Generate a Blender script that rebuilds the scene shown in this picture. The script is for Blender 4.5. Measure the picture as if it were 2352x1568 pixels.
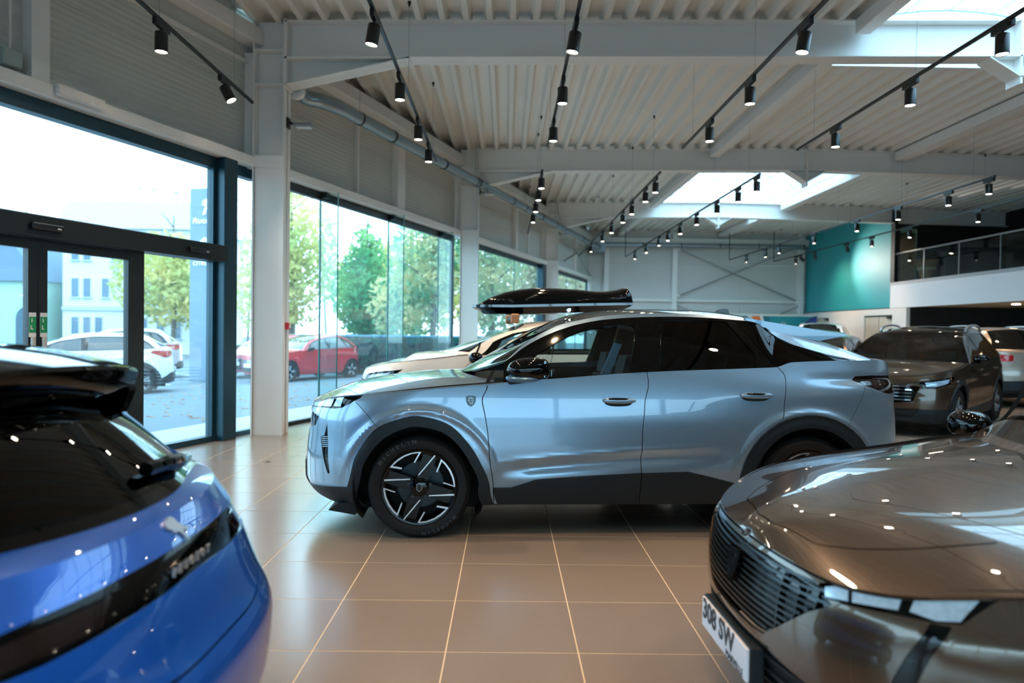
# Car showroom with a skewed glazed facade, steel portal frames and display cars.
import bpy, math, random
import numpy as np
from mathutils import Matrix, Vector
from mathutils.geometry import delaunay_2d_cdt

for o in list(bpy.data.objects):
    bpy.data.objects.remove(o)
SC = bpy.context.scene
COL = SC.collection

# ------------------------------------------------------------------ camera
# eye 1.456 m above the floor; X right, Y into the hall, Z up
EYE = 1.456
FPX, CX, CY = 1613.0, 1176.0, 784.0
VPX, VPY, ROLL = 1163.0, 757.6, 0.0135
_fy = np.array([VPX - CX, VPY - CY, FPX]); _fy /= np.linalg.norm(_fy)
_ax = np.array([1.0, ROLL, 0.0]); _ax -= _fy * _ax.dot(_fy); _ax /= np.linalg.norm(_ax)
_up = -np.cross(_fy, _ax)
RC = np.stack([_ax, _fy, _up], 1)
cam_d = bpy.data.cameras.new('camera')
cam_d.sensor_width = 36.0
cam_d.lens = 36.0 * FPX / 2352.0
cam_d.clip_start, cam_d.clip_end = 0.05, 400.0
cam_d.dof.use_dof = True
cam_d.dof.focus_distance = 4.9
cam_d.dof.aperture_fstop = 1.5
cam = bpy.data.objects.new('camera', cam_d)
COL.objects.link(cam)
_m = Matrix.Identity(4)
for i in range(3):
    _m[i][0], _m[i][1], _m[i][2] = RC[0][i], -RC[1][i], -RC[2][i]
_m[2][3] = EYE
cam.matrix_world = _m
SC.camera = cam

# ------------------------------------------------------------------ sky and exposure
world = bpy.data.worlds.new('overcast_sky')
SC.world = world
world.use_nodes = True
_nt = world.node_tree
_bg = _nt.nodes['Background']
_bg.inputs['Color'].default_value = (0.46, 0.77, 1.0, 1)
_bg.inputs['Strength'].default_value = 2.8
SC.view_settings.view_transform = 'Standard'
SC.view_settings.look = 'None'
SC.view_settings.exposure = 1.25
SC.view_settings.gamma = 1.0
SC.view_settings.use_curve_mapping = False
SC.cycles.use_denoising = True
SC.cycles.use_adaptive_sampling = True
SC.cycles.adaptive_threshold = 0.03
SC.cycles.max_bounces = 7
SC.cycles.diffuse_bounces = 4
SC.cycles.glossy_bounces = 4
SC.cycles.transmission_bounces = 6
SC.cycles.transparent_max_bounces = 16
SC.cycles.caustics_reflective = False
SC.cycles.caustics_refractive = False
SC.cycles.sample_clamp_indirect = 6.0
SC.cycles.blur_glossy = 0.8
LAMP_W = 60.0          # watts of one track spot
LAMP_RGB = (1.0, 0.66, 0.40)

# ------------------------------------------------------------------ helpers: numbers
def proj_np(P):
    c = (np.asarray(P, float) - np.array([0, 0, EYE])) @ RC.T
    return np.stack([CX + FPX * c[..., 0] / c[..., 2], CY + FPX * c[..., 1] / c[..., 2]], -1)
def pix_ray(px, py):
    return RC.T @ np.array([px - CX, py - CY, FPX])
def hit_plane(px, py, p, n):
    d = pix_ray(px, py); o = np.array([0, 0, EYE]); n = np.asarray(n, float)
    return o + d * (np.dot(np.asarray(p, float) - o, n) / d.dot(n))
def lin(c):
    if isinstance(c, str):
        c = [int(c[i:i + 2], 16) / 255 for i in (0, 2, 4)]
    return tuple(x / 12.92 if x <= 0.04045 else ((x + 0.055) / 1.055) ** 2.4 for x in c[:3])
def spl(xs, ys):
    """smooth cubic through points (monotone limited), vectorised"""
    xs = np.asarray(xs, float); ys = np.asarray(ys, float)
    h = np.diff(xs); d = np.diff(ys) / h
    m = np.zeros_like(ys)
    if len(xs) > 2:
        m[1:-1] = np.where(d[:-1] * d[1:] > 0, 2 * d[:-1] * d[1:] / np.where(np.abs(d[:-1] + d[1:]) < 1e-12, 1, d[:-1] + d[1:]), 0)
    m[0], m[-1] = d[0], d[-1]
    def f(x):
        x = np.clip(np.asarray(x, float), xs[0], xs[-1])
        i = np.clip(np.searchsorted(xs, x, side='right') - 1, 0, len(xs) - 2)
        t = (x - xs[i]) / h[i]
        t2, t3 = t * t, t * t * t
        return (2 * t3 - 3 * t2 + 1) * ys[i] + (t3 - 2 * t2 + t) * h[i] * m[i] + (-2 * t3 + 3 * t2) * ys[i + 1] + (t3 - t2) * h[i] * m[i + 1]
    return f
def resample(pts, step, closed=False):
    pts = [np.asarray(p, float) for p in pts]
    if closed: pts = pts + [pts[0]]
    out = []
    for a, b in zip(pts[:-1], pts[1:]):
        n = max(1, int(math.ceil(np.linalg.norm(b - a) / step)))
        out += [a + (b - a) * k / n for k in range(n)]
    if not closed: out.append(pts[-1])
    return out
def smooth_curve(pts, n=8, closed=False):
    """Catmull-Rom through 2-D or 3-D points"""
    P = [np.asarray(p, float) for p in pts]
    if closed: P = [P[-1]] + P + [P[0], P[1]]
    else: P = [2 * P[0] - P[1]] + P + [2 * P[-1] - P[-2]]
    out = []
    for i in range(1, len(P) - 2):
        for k in range(n):
            t = k / n
            out.append(0.5 * ((2 * P[i]) + (-P[i - 1] + P[i + 1]) * t + (2 * P[i - 1] - 5 * P[i] + 4 * P[i + 1] - P[i + 2]) * t * t + (-P[i - 1] + 3 * P[i] - 3 * P[i + 1] + P[i + 2]) * t ** 3))
    if not closed: out.append(P[-2])
    return out

# ------------------------------------------------------------------ helpers: objects
def tag(o, label=None, cat=None, group=None, kind=None):
    if label: o['label'] = label
    if cat: o['category'] = cat
    if group: o['group'] = group
    if kind: o['kind'] = kind
    return o
def empty(name, loc=(0, 0, 0), rz=0.0, parent=None):
    o = bpy.data.objects.new(name, None)
    COL.objects.link(o)
    o.location = loc; o.rotation_euler = (0, 0, rz)
    o.empty_display_size = 0.1
    if parent: o.parent = parent
    return o
def copy_tree(o, parent=None):
    c = o.copy(); COL.objects.link(c); c.parent = parent
    for ch in o.children:
        if ch.type != 'LIGHT': copy_tree(ch, c)
    return c
def link_mesh(name, me, mat=None, parent=None):
    if mat is not None:
        for m in (mat if isinstance(mat, (list, tuple)) else [mat]): me.materials.append(m)
    o = bpy.data.objects.new(name, me)
    COL.objects.link(o)
    if parent: o.parent = parent
    return o
def mesh_np(name, V, F, mat=None, parent=None, smooth=False, normals=None):
    me = bpy.data.meshes.new(name)
    me.from_pydata([tuple(map(float, v)) for v in V], [], [tuple(int(i) for i in f) for f in F])
    if smooth or normals is not None:
        me.polygons.foreach_set('use_smooth', [True] * len(me.polygons))
    me.update()
    if normals is not None:
        me.normals_split_custom_set_from_vertices([tuple(map(float, n)) for n in normals])
    return link_mesh(name, me, mat, parent)
class MB:
    """collects shapes into one mesh"""
    def __init__(self, M=None):
        self.v, self.f, self.M, self.s = [], [], M, []
    def add(self, V, F, smooth=False):
        b = len(self.v)
        if self.M is not None and self.M.to_3x3().determinant() < 0: F = [tuple(f)[::-1] for f in F]
        for p in V:
            p = Vector(p)
            self.v.append(tuple(self.M @ p) if self.M is not None else tuple(p))
        for f in F:
            self.f.append(tuple(i + b for i in f)); self.s.append(smooth)
        return self
    def box(self, x0, x1, y0, y1, z0, z1, R=None):
        V = [(x, y, z) for x in (x0, x1) for y in (y0, y1) for z in (z0, z1)]
        if R is not None: V = [R @ Vector(p) for p in V]
        return self.add(V, [(0, 1, 3, 2), (4, 6, 7, 5), (0, 4, 5, 1), (2, 3, 7, 6), (0, 2, 6, 4), (1, 5, 7, 3)])
    def cbox(self, x0, x1, y0, y1, z0, z1, c=0.01):
        """box with chamfered edges"""
        V, idx = [], {}
        X, Y, Z = (x0, x1), (y0, y1), (z0, z1)
        for i in (0, 1):
            for j in (0, 1):
                for k in (0, 1):
                    sx, sy, sz = (1 - 2 * i) * c, (1 - 2 * j) * c, (1 - 2 * k) * c
                    for a in range(3):
                        p = [X[i] + (0 if a == 0 else sx), Y[j] + (0 if a == 1 else sy), Z[k] + (0 if a == 2 else sz)]
                        idx[i, j, k, a] = len(V); V.append(tuple(p))
        F = []
        for i in (0, 1):
            F.append([idx[i, 0, 0, 0], idx[i, 1, 0, 0], idx[i, 1, 1, 0], idx[i, 0, 1, 0]][::1 if i else -1])
            F.append([idx[0, i, 0, 1], idx[1, i, 0, 1], idx[1, i, 1, 1], idx[0, i, 1, 1]][::-1 if i else 1])
            F.append([idx[0, 0, i, 2], idx[1, 0, i, 2], idx[1, 1, i, 2], idx[0, 1, i, 2]][::1 if i else -1])
            for j in (0, 1):
                F.append([idx[0, i, j, 1], idx[0, i, j, 2], idx[1, i, j, 2], idx[1, i, j, 1]][::1 if i == j else -1])
                F.append([idx[i, 0, j, 2], idx[i, 0, j, 0], idx[i, 1, j, 0], idx[i, 1, j, 2]][::1 if i == j else -1])
                F.append([idx[i, j, 0, 0], idx[i, j, 0, 1], idx[i, j, 1, 1], idx[i, j, 1, 0]][::1 if i == j else -1])
                for k in (0, 1):
                    F.append([idx[i, j, k, 0], idx[i, j, k, 1], idx[i, j, k, 2]][::1 if (i + j + k) % 2 else -1])
        return self.add(V, F)
    def prism(self, poly, axis, a, b):
        """extrude a 2-D polygon along an axis from a to b (other two axes in order)"""
        n = len(poly)
        def mk(p, t):
            q = [0, 0, 0]; o = [i for i in range(3) if i != axis]
            q[o[0]], q[o[1]], q[axis] = p[0], p[1], t
            return tuple(q)
        V = [mk(p, a) for p in poly] + [mk(p, b) for p in poly]
        F = [tuple(range(n))[::-1], tuple(range(n, 2 * n))] + [(i, (i + 1) % n, n + (i + 1) % n, n + i) for i in range(n)]
        return self.add(V, F)
    def tube(self, pts, r, n=8, caps=True, smooth=True):
        P = [Vector(p) for p in pts]; V = []; F = []
        rr = r if isinstance(r, (list, tuple)) else [r] * len(P)
        prev = None
        for i, p in enumerate(P):
            t = (P[min(i + 1, len(P) - 1)] - P[max(i - 1, 0)]).normalized()
            if prev is None:
                a = Vector((0, 0, 1)) if abs(t.z) < 0.9 else Vector((1, 0, 0))
                u = t.cross(a).normalized()
            else:
                u = (prev - t * prev.dot(t)).normalized()
            prev = u
            w = t.cross(u)
            for k in range(n):
                a = 2 * math.pi * k / n
                V.append(p + (u * math.cos(a) + w * math.sin(a)) * rr[i])
        for i in range(len(P) - 1):
            for k in range(n):
                F.append((i * n + k, i * n + (k + 1) % n, (i + 1) * n + (k + 1) % n, (i + 1) * n + k))
        if caps:
            F.append(tuple(range(n))[::-1]); F.append(tuple(range((len(P) - 1) * n, len(P) * n)))
        return self.add(V, F, smooth)
    def lathe(self, prof, axis=2, c=(0, 0, 0), n=32, smooth=True):
        """prof: list of (radius, height along axis)"""
        V, F = [], []
        o = [i for i in range(3) if i != axis]
        for r, h in prof:
            for k in range(n):
                a = 2 * math.pi * k / n
                q = [0, 0, 0]
                q[o[0]], q[o[1]], q[axis] = c[o[0]] + r * math.cos(a), c[o[1]] + r * math.sin(a), c[axis] + h
                V.append(tuple(q))
        for i in range(len(prof) - 1):
            for k in range(n):
                F.append((i * n + k, i * n + (k + 1) % n, (i + 1) * n + (k + 1) % n, (i + 1) * n + k))
        return self.add(V, F, smooth)
    def quad(self, a, b, c, d):
        return self.add([a, b, c, d], [(0, 1, 2, 3)])
    def build(self, name, mat=None, parent=None):
        me = bpy.data.meshes.new(name)
        me.from_pydata(self.v, [], self.f)
        if any(self.s): me.polygons.foreach_set('use_smooth', self.s)
        me.update()
        if any(self.s):
            try: me.set_sharp_from_angle(angle=math.radians(40))
            except Exception: pass
        return link_mesh(name, me, mat, parent)

# ------------------------------------------------------------------ materials
MATS = {}
def mat(name, base, rough=0.5, metal=0.0, coat=0.0, coat_rough=0.03, spec=0.5, noise=None, bump=None, emit=None, trans=0.0, ior=1.5, sheen=0.0, flake=None):
    """principled surface with optional procedural tone variation and fine relief"""
    if name in MATS: return MATS[name]
    m = bpy.data.materials.new(name); m.use_nodes = True
    nt = m.node_tree; N = nt.nodes; L = nt.links
    b = N['Principled BSDF']
    c = lin(base) if isinstance(base, str) else tuple(base)
    b.inputs['Base Color'].default_value = (*c, 1)
    b.inputs['Roughness'].default_value = rough
    b.inputs['Metallic'].default_value = metal
    b.inputs['Coat Weight'].default_value = coat
    b.inputs['Coat Roughness'].default_value = coat_rough
    b.inputs['Specular IOR Level'].default_value = spec
    b.inputs['IOR'].default_value = ior
    b.inputs['Transmission Weight'].default_value = trans
    if sheen: b.inputs['Sheen Weight'].default_value = sheen
    tc = None
    if noise or bump:
        tc = N.new('ShaderNodeTexCoord')
    if noise:
        sc, amt = noise[0], noise[1]
        t = N.new('ShaderNodeTexNoise'); t.inputs['Scale'].default_value = sc; t.inputs['Detail'].default_value = 5
        L.new(tc.outputs['Object'], t.inputs['Vector'])
        r = N.new('ShaderNodeMapRange'); r.inputs['To Min'].default_value = 1 - amt; r.inputs['To Max'].default_value = 1 + amt
        L.new(t.outputs['Fac'], r.inputs['Value'])
        mx = N.new('ShaderNodeVectorMath'); mx.operation = 'SCALE'; mx.inputs[0].default_value = c
        L.new(r.outputs['Result'], mx.inputs['Scale'])
        L.new(mx.outputs['Vector'], b.inputs['Base Color'])
        if len(noise) > 2:
            r2 = N.new('ShaderNodeMapRange'); r2.inputs['To Min'].default_value = rough - noise[2]; r2.inputs['To Max'].default_value = rough + noise[2]
            L.new(t.outputs['Fac'], r2.inputs['Value']); L.new(r2.outputs['Result'], b.inputs['Roughness'])
    if bump:
        t = N.new('ShaderNodeTexNoise'); t.inputs['Scale'].default_value = bump[0]; t.inputs['Detail'].default_value = 3
        L.new(tc.outputs['Object'], t.inputs['Vector'])
        bp = N.new('ShaderNodeBump'); bp.inputs['Strength'].default_value = bump[1]; bp.inputs['Distance'].default_value = 0.002
        L.new(t.outputs['Fac'], bp.inputs['Height']); L.new(bp.outputs['Normal'], b.inputs['Normal'])
    if emit:
        b.inputs['Emission Color'].default_value = (*(lin(emit[0]) if isinstance(emit[0], str) else emit[0]), 1)
        b.inputs['Emission Strength'].default_value = emit[1]
    MATS[name] = m
    return m
def glass(name, tint=(1, 1, 1), refl=1.0, ior=1.5, haze=0.0, rough=0.0):
    """thin pane: clear tinted transmission plus Fresnel mirror"""
    if name in MATS: return MATS[name]
    m = bpy.data.materials.new(name); m.use_nodes = True
    nt = m.node_tree; N = nt.nodes; L = nt.links
    N.remove(N['Principled BSDF'])
    out = N['Material Output']
    tr = N.new('ShaderNodeBsdfTransparent'); tr.inputs['Color'].default_value = (*tint, 1)
    gl = N.new('ShaderNodeBsdfGlossy'); gl.inputs['Roughness'].default_value = rough
    gl.inputs['Color'].default_value = (1, 1, 1, 1)
    # Schlick term from the facing angle, the same on both sides of a pane
    f0 = ((ior - 1) / (ior + 1)) ** 2
    lw = N.new('ShaderNodeLayerWeight'); lw.inputs['Blend'].default_value = 0.5
    pw = N.new('ShaderNodeMath'); pw.operation = 'POWER'; pw.inputs[1].default_value = 5.0
    L.new(lw.outputs['Facing'], pw.inputs[0])
    mu = N.new('ShaderNodeMath'); mu.operation = 'MULTIPLY_ADD'; mu.use_clamp = True
    mu.inputs[1].default_value = (1 - f0) * refl; mu.inputs[2].default_value = f0 * refl
    L.new(pw.outputs[0], mu.inputs[0])
    mx = N.new('ShaderNodeMixShader')
    L.new(mu.outputs[0], mx.inputs['Fac']); L.new(tr.outputs[0], mx.inputs[1]); L.new(gl.outputs[0], mx.inputs[2])
    last = mx
    if haze:
        df = N.new('ShaderNodeBsdfDiffuse'); df.inputs['Color'].default_value = (0.8, 0.85, 0.88, 1)
        tl = N.new('ShaderNodeBsdfTranslucent'); tl.inputs['Color'].default_value = (0.85, 0.9, 0.95, 1)
        a = N.new('ShaderNodeMixShader'); a.inputs['Fac'].default_value = 0.7
        L.new(df.outputs[0], a.inputs[1]); L.new(tl.outputs[0], a.inputs[2])
        h = N.new('ShaderNodeMixShader'); h.inputs['Fac'].default_value = haze
        L.new(mx.outputs[0], h.inputs[1]); L.new(a.outputs[0], h.inputs[2])
        last = h
    L.new(last.outputs[0], out.inputs['Surface'])
    MATS[name] = m
    return m
def emitter(name, rgb, strength):
    if name in MATS: return MATS[name]
    m = bpy.data.materials.new(name); m.use_nodes = True
    b = m.node_tree.nodes['Principled BSDF']
    b.inputs['Base Color'].default_value = (*rgb, 1)
    b.inputs['Emission Color'].default_value = (*rgb, 1)
    b.inputs['Emission Strength'].default_value = strength
    try: m.cycles.emission_sampling = 'NONE'
    except Exception: pass
    MATS[name] = m
    return m
def text_mesh(s, size, depth=0.004, bold=0.0, spacing=1.0):
    """flat extruded lettering in the XY plane centred on the origin: (verts, faces)"""
    cu = bpy.data.curves.new('lettering', 'FONT')
    cu.body = s; cu.size = size; cu.extrude = depth / 2; cu.offset = bold
    cu.align_x = 'CENTER'; cu.align_y = 'CENTER'; cu.space_character = spacing
    cu.resolution_u = 3
    ob = bpy.data.objects.new('lettering', cu); COL.objects.link(ob)
    dg = bpy.context.evaluated_depsgraph_get()
    me = bpy.data.meshes.new_from_object(ob.evaluated_get(dg))
    V = [tuple(v.co) for v in me.vertices]; F = [tuple(p.vertices) for p in me.polygons]
    bpy.data.objects.remove(ob); bpy.data.curves.remove(cu); bpy.data.meshes.remove(me)
    return V, F

# ================================================================== THE SETTING
K = 0.347
WA = math.atan(K)                        # facade is skewed to the frames by 19 degrees
WO = Vector((-6.785 + K * 9.5, 9.5, 0))  # foot of the facade at the first frame in view
WS = Vector((math.sin(WA), math.cos(WA), 0))
WN = Vector((math.cos(WA), -math.sin(WA), 0))
TW = Matrix(((WS.x, WN.x, 0, WO.x), (WS.y, WN.y, 0, WO.y), (0, 0, 1, 0), (0, 0, 0, 1)))   # (along, inward, up)
def wall_x(y): return -6.785 + K * y
def wall_y(x): return (x + 6.785) / K
RIDGE = 6.85
def roof_z(x): return 5.70 - 0.018 * abs(x - RIDGE)
FRAMES = [-4.0, 2.7, 9.4, 16.1, 22.8]
BACK = 29.5
EAST = 17.6
FRONT = -9.0

m_steel = mat('white_painted_steel', 'eeebe5', 0.45, noise=(1.2, 0.04), bump=(60, 0.05))
m_deck = mat('off_white_corrugated_sheet', 'f0ebe2', 0.42, noise=(0.8, 0.06))
m_siding = mat('grey_ribbed_siding', 'cdcec6', 0.6, noise=(1.0, 0.04))
m_white = mat('white_wall_paint', 'e4e0da', 0.7, noise=(0.5, 0.03))
m_alu = mat('petrol_grey_aluminium', '22434f', 0.35, metal=0.35, spec=0.5, noise=(3, 0.05))
m_alu_dk = mat('dark_bronze_aluminium', '23292b', 0.4, metal=0.3)
m_pane = glass('window_glass_flare_haze', (0.97, 0.99, 0.985), haze=0.022)  # haze mixed in stands for flare and reflections washing out the view
m_fin = glass('green_edge_glass', (0.84, 0.94, 0.93))
m_fin_edge = mat('green_glass_edge', '0f6a66', 0.15, spec=0.6)
m_black = mat('black_powder_coat', '0b0e0f', 0.45)
m_galv = mat('galvanised_pipe', '8f9aa0', 0.32, metal=0.75, noise=(4, 0.08, 0.08))
m_rubber = mat('black_rubber', '0c0d0e', 0.7)
m_teal = mat('teal_print', '23a2a8', 0.55, spec=0.9, noise=(0.4, 0.03))
m_charc = mat('charcoal_wall_paint', '101517', 0.6, noise=(0.6, 0.06))
m_grout = mat('sandy_grout', 'd8c4a4', 0.85, noise=(30, 0.1))
m_tile = mat('taupe_porcelain_tile', '86796c', 0.22, spec=1.0, noise=(1.3, 0.06))
m_asphalt = mat('grey_asphalt', '5a6972', 0.9, noise=(6, 0.16), bump=(120, 0.5))
m_concrete = mat('pale_concrete_paving', '9fa3a3', 0.85, noise=(5, 0.12))
# fine horizontal ribs of the sandwich panels are relief only
def add_ribs(m, per_m=26, strength=0.25):
    nt = m.node_tree; N = nt.nodes; L = nt.links
    tc = N.new('ShaderNodeTexCoord'); sp = N.new('ShaderNodeSeparateXYZ'); L.new(tc.outputs['Object'], sp.inputs[0])
    mu = N.new('ShaderNodeMath'); mu.operation = 'MULTIPLY'; mu.inputs[1].default_value = per_m
    L.new(sp.outputs['Z'], mu.inputs[0])
    fr = N.new('ShaderNodeMath'); fr.operation = 'PINGPONG'; fr.inputs[1].default_value = 0.5
    L.new(mu.outputs[0], fr.inputs[0])
    bp = N.new('ShaderNodeBump'); bp.inputs['Strength'].default_value = strength; bp.inputs['Distance'].default_value = 0.012
    L.new(fr.outputs[0], bp.inputs['Height']); L.new(bp.outputs['Normal'], N['Principled BSDF'].inputs['Normal'])
add_ribs(m_siding, 15, 1.0)

# ---- floor: a slab with tiles laid on it
def clip_poly(poly, a, b, c):
    """keep a*x+b*y+c >= 0"""
    out = []
    for i in range(len(poly)):
        p, q = poly[i], poly[(i + 1) % len(poly)]
        dp, dq = a * p[0] + b * p[1] + c, a * q[0] + b * q[1] + c
        if dp >= 0: out.append(p)
        if dp * dq < 0:
            t = dp / (dp - dq); out.append((p[0] + t * (q[0] - p[0]), p[1] + t * (q[1] - p[1])))
    return out
foot = [(wall_x(FRONT), FRONT), (EAST, FRONT), (EAST, BACK), (wall_x(BACK), BACK)]
floor = MB().prism(foot, 2, -0.20, -0.0012).build('floor', m_grout)
tag(floor, 'showroom floor of square taupe tiles with pale joints', 'floor', kind='structure')
P0, TS, JW = (-0.255, 4.35), 0.6, 0.005
tile_me = MB().prism([(-0.2968, -0.2968), (0.2968, -0.2968), (0.2968, 0.2968), (-0.2968, 0.2968)], 2, -0.0035, 0).build('floor_tile', m_tile)
single, rest = [], MB()
cells = []
for i in range(-20, 32):
    for j in range(-24, 44):
        x, y = P0[0] + (i + 0.5) * TS, P0[1] + (j + 0.5) * TS
        if x > EAST or y > BACK or y < FRONT: continue
        q = [(x - 0.2968, y - 0.2968), (x + 0.2968, y - 0.2968), (x + 0.2968, y + 0.2968), (x - 0.2968, y + 0.2968)]
        if all(p[0] < wall_x(p[1]) for p in q): continue
        whole = all(p[0] > wall_x(p[1]) + 0.02 for p in q)
        shown = False
        if whole and y > 1.5:
            u = proj_np([x, y, 0])
            hid = (x > 1.1 and y < 3.4) or (x < -1.0 and y < 2.9) or (-1.7 < x < 3.1 and 5.6 < y < 7.0) or (x > 2.4 and y < 9) or (y > 7.0 and x > -1.7)
            shown = -60 < u[0] < 2400 and u[1] < 1640 and not hid
        if shown: single.append((x, y))
        else:
            q = clip_poly(q, 1, -K, 6.785 - 0.005)
            if len(q) > 2: rest.prism(q, 2, -0.0035, 0)
single.sort(key=lambda p: p[0] ** 2 + p[1] ** 2)
for k, (x, y) in enumerate(single):
    if k >= 295:
        rest.prism([(x - 0.2968, y - 0.2968), (x + 0.2968, y - 0.2968), (x + 0.2968, y + 0.2968), (x - 0.2968, y + 0.2968)], 2, -0.0035, 0); continue
    o = tile_me if k == 0 else tile_me.copy()
    if k: COL.objects.link(o)
    o.location = (x, y, 0); o.parent = floor
tag(rest.build('floor_tiles_beyond', m_tile, floor), kind='stuff')

# ---- outdoor ground
def ground_z(t): return float(np.interp(t, [-9.0, -1.5], [-0.26, -0.03]))     # the car park falls away from the facade
g = MB(TW)
gs, gt_ = [-60, 90], [0.0, -1.5, -9.0, -90.0]
for ta, tb in zip(gt_[:-1], gt_[1:]):
    g.quad((gs[0], ta, ground_z(ta)), (gs[1], ta, ground_z(ta)), (gs[1], tb, ground_z(tb)), (gs[0], tb, ground_z(tb)))
g.M = None
g.prism([(-9.9, -60), (60, -60), (60, -9.2), (-9.9, -9.2)], 2, -0.5, -0.03)
g = g.build('ground_outside', m_asphalt)
tag(g, 'grey asphalt car park outside the glass facade', 'ground', kind='structure')
g = MB(TW)
for k in range(36):
    g.box(-18.4 + k * 1.2, -18.4 + k * 1.2 + 1.19, -1.35, -0.06, -0.06, -0.012)
g = g.build('pavement_strip', m_concrete)
tag(g, 'pale concrete paving strip along the foot of the glass facade', 'pavement', kind='structure')

# ---- steel portal frames
def i_beam_web(mb, pts_bot, pts_top, y0, y1, tf=0.016, tw=0.012):
    """rafter in the XZ plane: lists of (x,z) for lower and upper edge"""
    yc = (y0 + y1) / 2
    for (pts, up) in ((pts_bot, 1), (pts_top, -1)):
        for a, b in zip(pts[:-1], pts[1:]):
            mb.prism([(a[0], a[1]), (b[0], b[1]), (b[0], b[1] + up * tf), (a[0], a[1] + up * tf)], 1, y0, y1)
    poly = list(pts_bot) + list(pts_top)[::-1]
    mb.prism(poly, 1, yc - tw / 2, yc + tw / 2)
def zb(x): return roof_z(x) - 0.49
col_x = {}
for fi, y in enumerate(FRAMES):
    xw = wall_x(y + 0.1)
    xr0 = xw + 0.50           # inner face of the column
    col_x[y] = xr0
    fr = empty('steel_portal_frame', (0, 0, 0))
    nm = ['behind the camera', 'overhead', 'nearest', 'second', 'third'][fi]
    tag(fr, {0: 'white steel portal frame behind the viewer over the front glazing', 1: 'white steel portal frame overhead above the foreground cars', 2: 'nearest white steel portal frame with a large haunched beam across the top', 3: 'second white steel portal frame, across the middle of the hall', 4: 'farthest white steel portal frame before the back wall'}[fi], 'steel frame', kind='structure')
    ya, yb = y, y + 0.28
    r = MB()
    xe = EAST - 0.1
    i_beam_web(r, [(xr0, zb(xr0)), (RIDGE, zb(RIDGE)), (xe, zb(xe))], [(xr0, roof_z(xr0)), (RIDGE, roof_z(RIDGE)), (xe, roof_z(xe))], ya, yb)
    r.build('rafter', m_steel, fr)
    hz = zb(xr0) - 0.36
    h = MB()
    i_beam_web(h, [(xr0, hz), (xr0 + 1.65, zb(xr0 + 1.65) - 0.005)], [(xr0, zb(xr0)), (xr0 + 1.65, zb(xr0 + 1.65))], ya, yb)
    h.build('haunch', m_steel, fr)
    h = MB()
    for sx in (-1, 1):
        pts = [(RIDGE, zb(RIDGE) - 0.26), (RIDGE + sx * 0.42, zb(RIDGE + sx * 0.42))]
        h.prism([(RIDGE, zb(RIDGE)), pts[0], pts[1]], 1, (ya + yb) / 2 - 0.008, (ya + yb) / 2 + 0.008)
        h.prism([pts[0], pts[1], (pts[1][0], pts[1][1] - 0.016), (pts[0][0], pts[0][1] - 0.016)], 1, ya, yb)
    h.box(RIDGE - 0.015, RIDGE + 0.015, ya, yb, zb(RIDGE) - 0.36, roof_z(RIDGE) - 0.02)
    h.build('ridge_plate', m_steel, fr)
    e = MB()
    e.box(xr0 - 0.001, xr0 + 0.025, ya - 0.0, yb, hz - 0.02, roof_z(xr0) + 0.02)
    e.build('end_plate', m_steel, fr)
    # H column: web runs with the frame, flanges across it
    c = MB()
    x0, x1 = xr0 - 0.42, xr0
    zt = roof_z(xr0) + 0.02
    c.box(x1 - 0.02, x1, ya, yb, 0, zt)
    c.box(x0, x0 + 0.02, ya, yb, 0, zt)
    c.box(x0, x1, (ya + yb) / 2 - 0.008, (ya + yb) / 2 + 0.008, 0, zt)
    c.box(x0, x1, ya + 0.01, yb - 0.01, zt - 0.42, zt - 0.40)
    c.box(x0, x1, ya + 0.02, yb - 0.01, hz, hz + 0.018)
    c.build('column', m_steel, fr)
    if fi >= 2:
        b = MB()
        b.box(x0 + 0.03, x1 - 0.02, ya + 0.004, yb - 0.02, 3.57, 3.735)
        b.box(x0 - 0.1, x0 + 0.05, ya + 0.07, yb - 0.02, 3.57, 3.735)
        b.build('head_bracket', m_steel, fr)
        b = MB()
        b.box(x0 - 0.23, x0 + 0.03, ya + 0.10, ya + 0.13, 3.73, zt - 0.42)
        b.build('closure_plate', m_steel, fr)
        b = MB()
        b.box(x0 + 0.03, x1 - 0.02, ya + 0.02, ya + 0.05, 0.0, 3.57)
        b.build('column_casing', m_steel, fr)

# ---- corrugated roof deck, bay by bay, with two skylight openings
SKY = [(-2.6, 0.6), (3.9, 11.0), (18.2, 25.8)]
SX0, SX1 = RIDGE - 2.03, RIDGE + 2.03
PIT = 0.3125
def deck_bay(y0, y1, name):
    mb = MB()
    x = wall_x(y0) - 0.6
    x = math.floor(x / PIT) * PIT
    prof = [(0.0, 0.0), (0.07, 0.0), (0.115, 0.125), (0.2675, 0.125), (0.3125, 0.0)]
    while x < EAST:
        for (a, za), (b, zc) in zip(prof[:-1], prof[1:]):
            xa, xb = x + a, x + b
            segs = [(y0, y1)]
            if SX0 - 0.02 < (xa + xb) / 2 < SX1 + 0.02:
                for s0, s1 in SKY:
                    new = []
                    for p, q in segs:
                        if s1 <= p or s0 >= q: new.append((p, q)); continue
                        if p < s0: new.append((p, s0))
                        if q > s1: new.append((s1, q))
                    segs = new
            for p, q in segs:
                qa, qb = min(q, wall_y(xa) + 0.25), min(q, wall_y(xb) + 0.25)
                if qa <= p + 0.02 or qb <= p + 0.02: continue
                A, B = roof_z(xa) + za, roof_z(xb) + zc
                mb.quad((xa, p, A), (xa, qa, A), (xb, qb, B), (xb, p, B))
                mb.quad((xa, p, A + 0.2), (xb, p, B + 0.2), (xb, qb, B + 0.2), (xa, qa, A + 0.2))
        x += PIT
    o = mb.build('roof_deck', m_deck, ceiling)
    return o
ceiling = empty('ceiling', (0, 0, 0))
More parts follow.
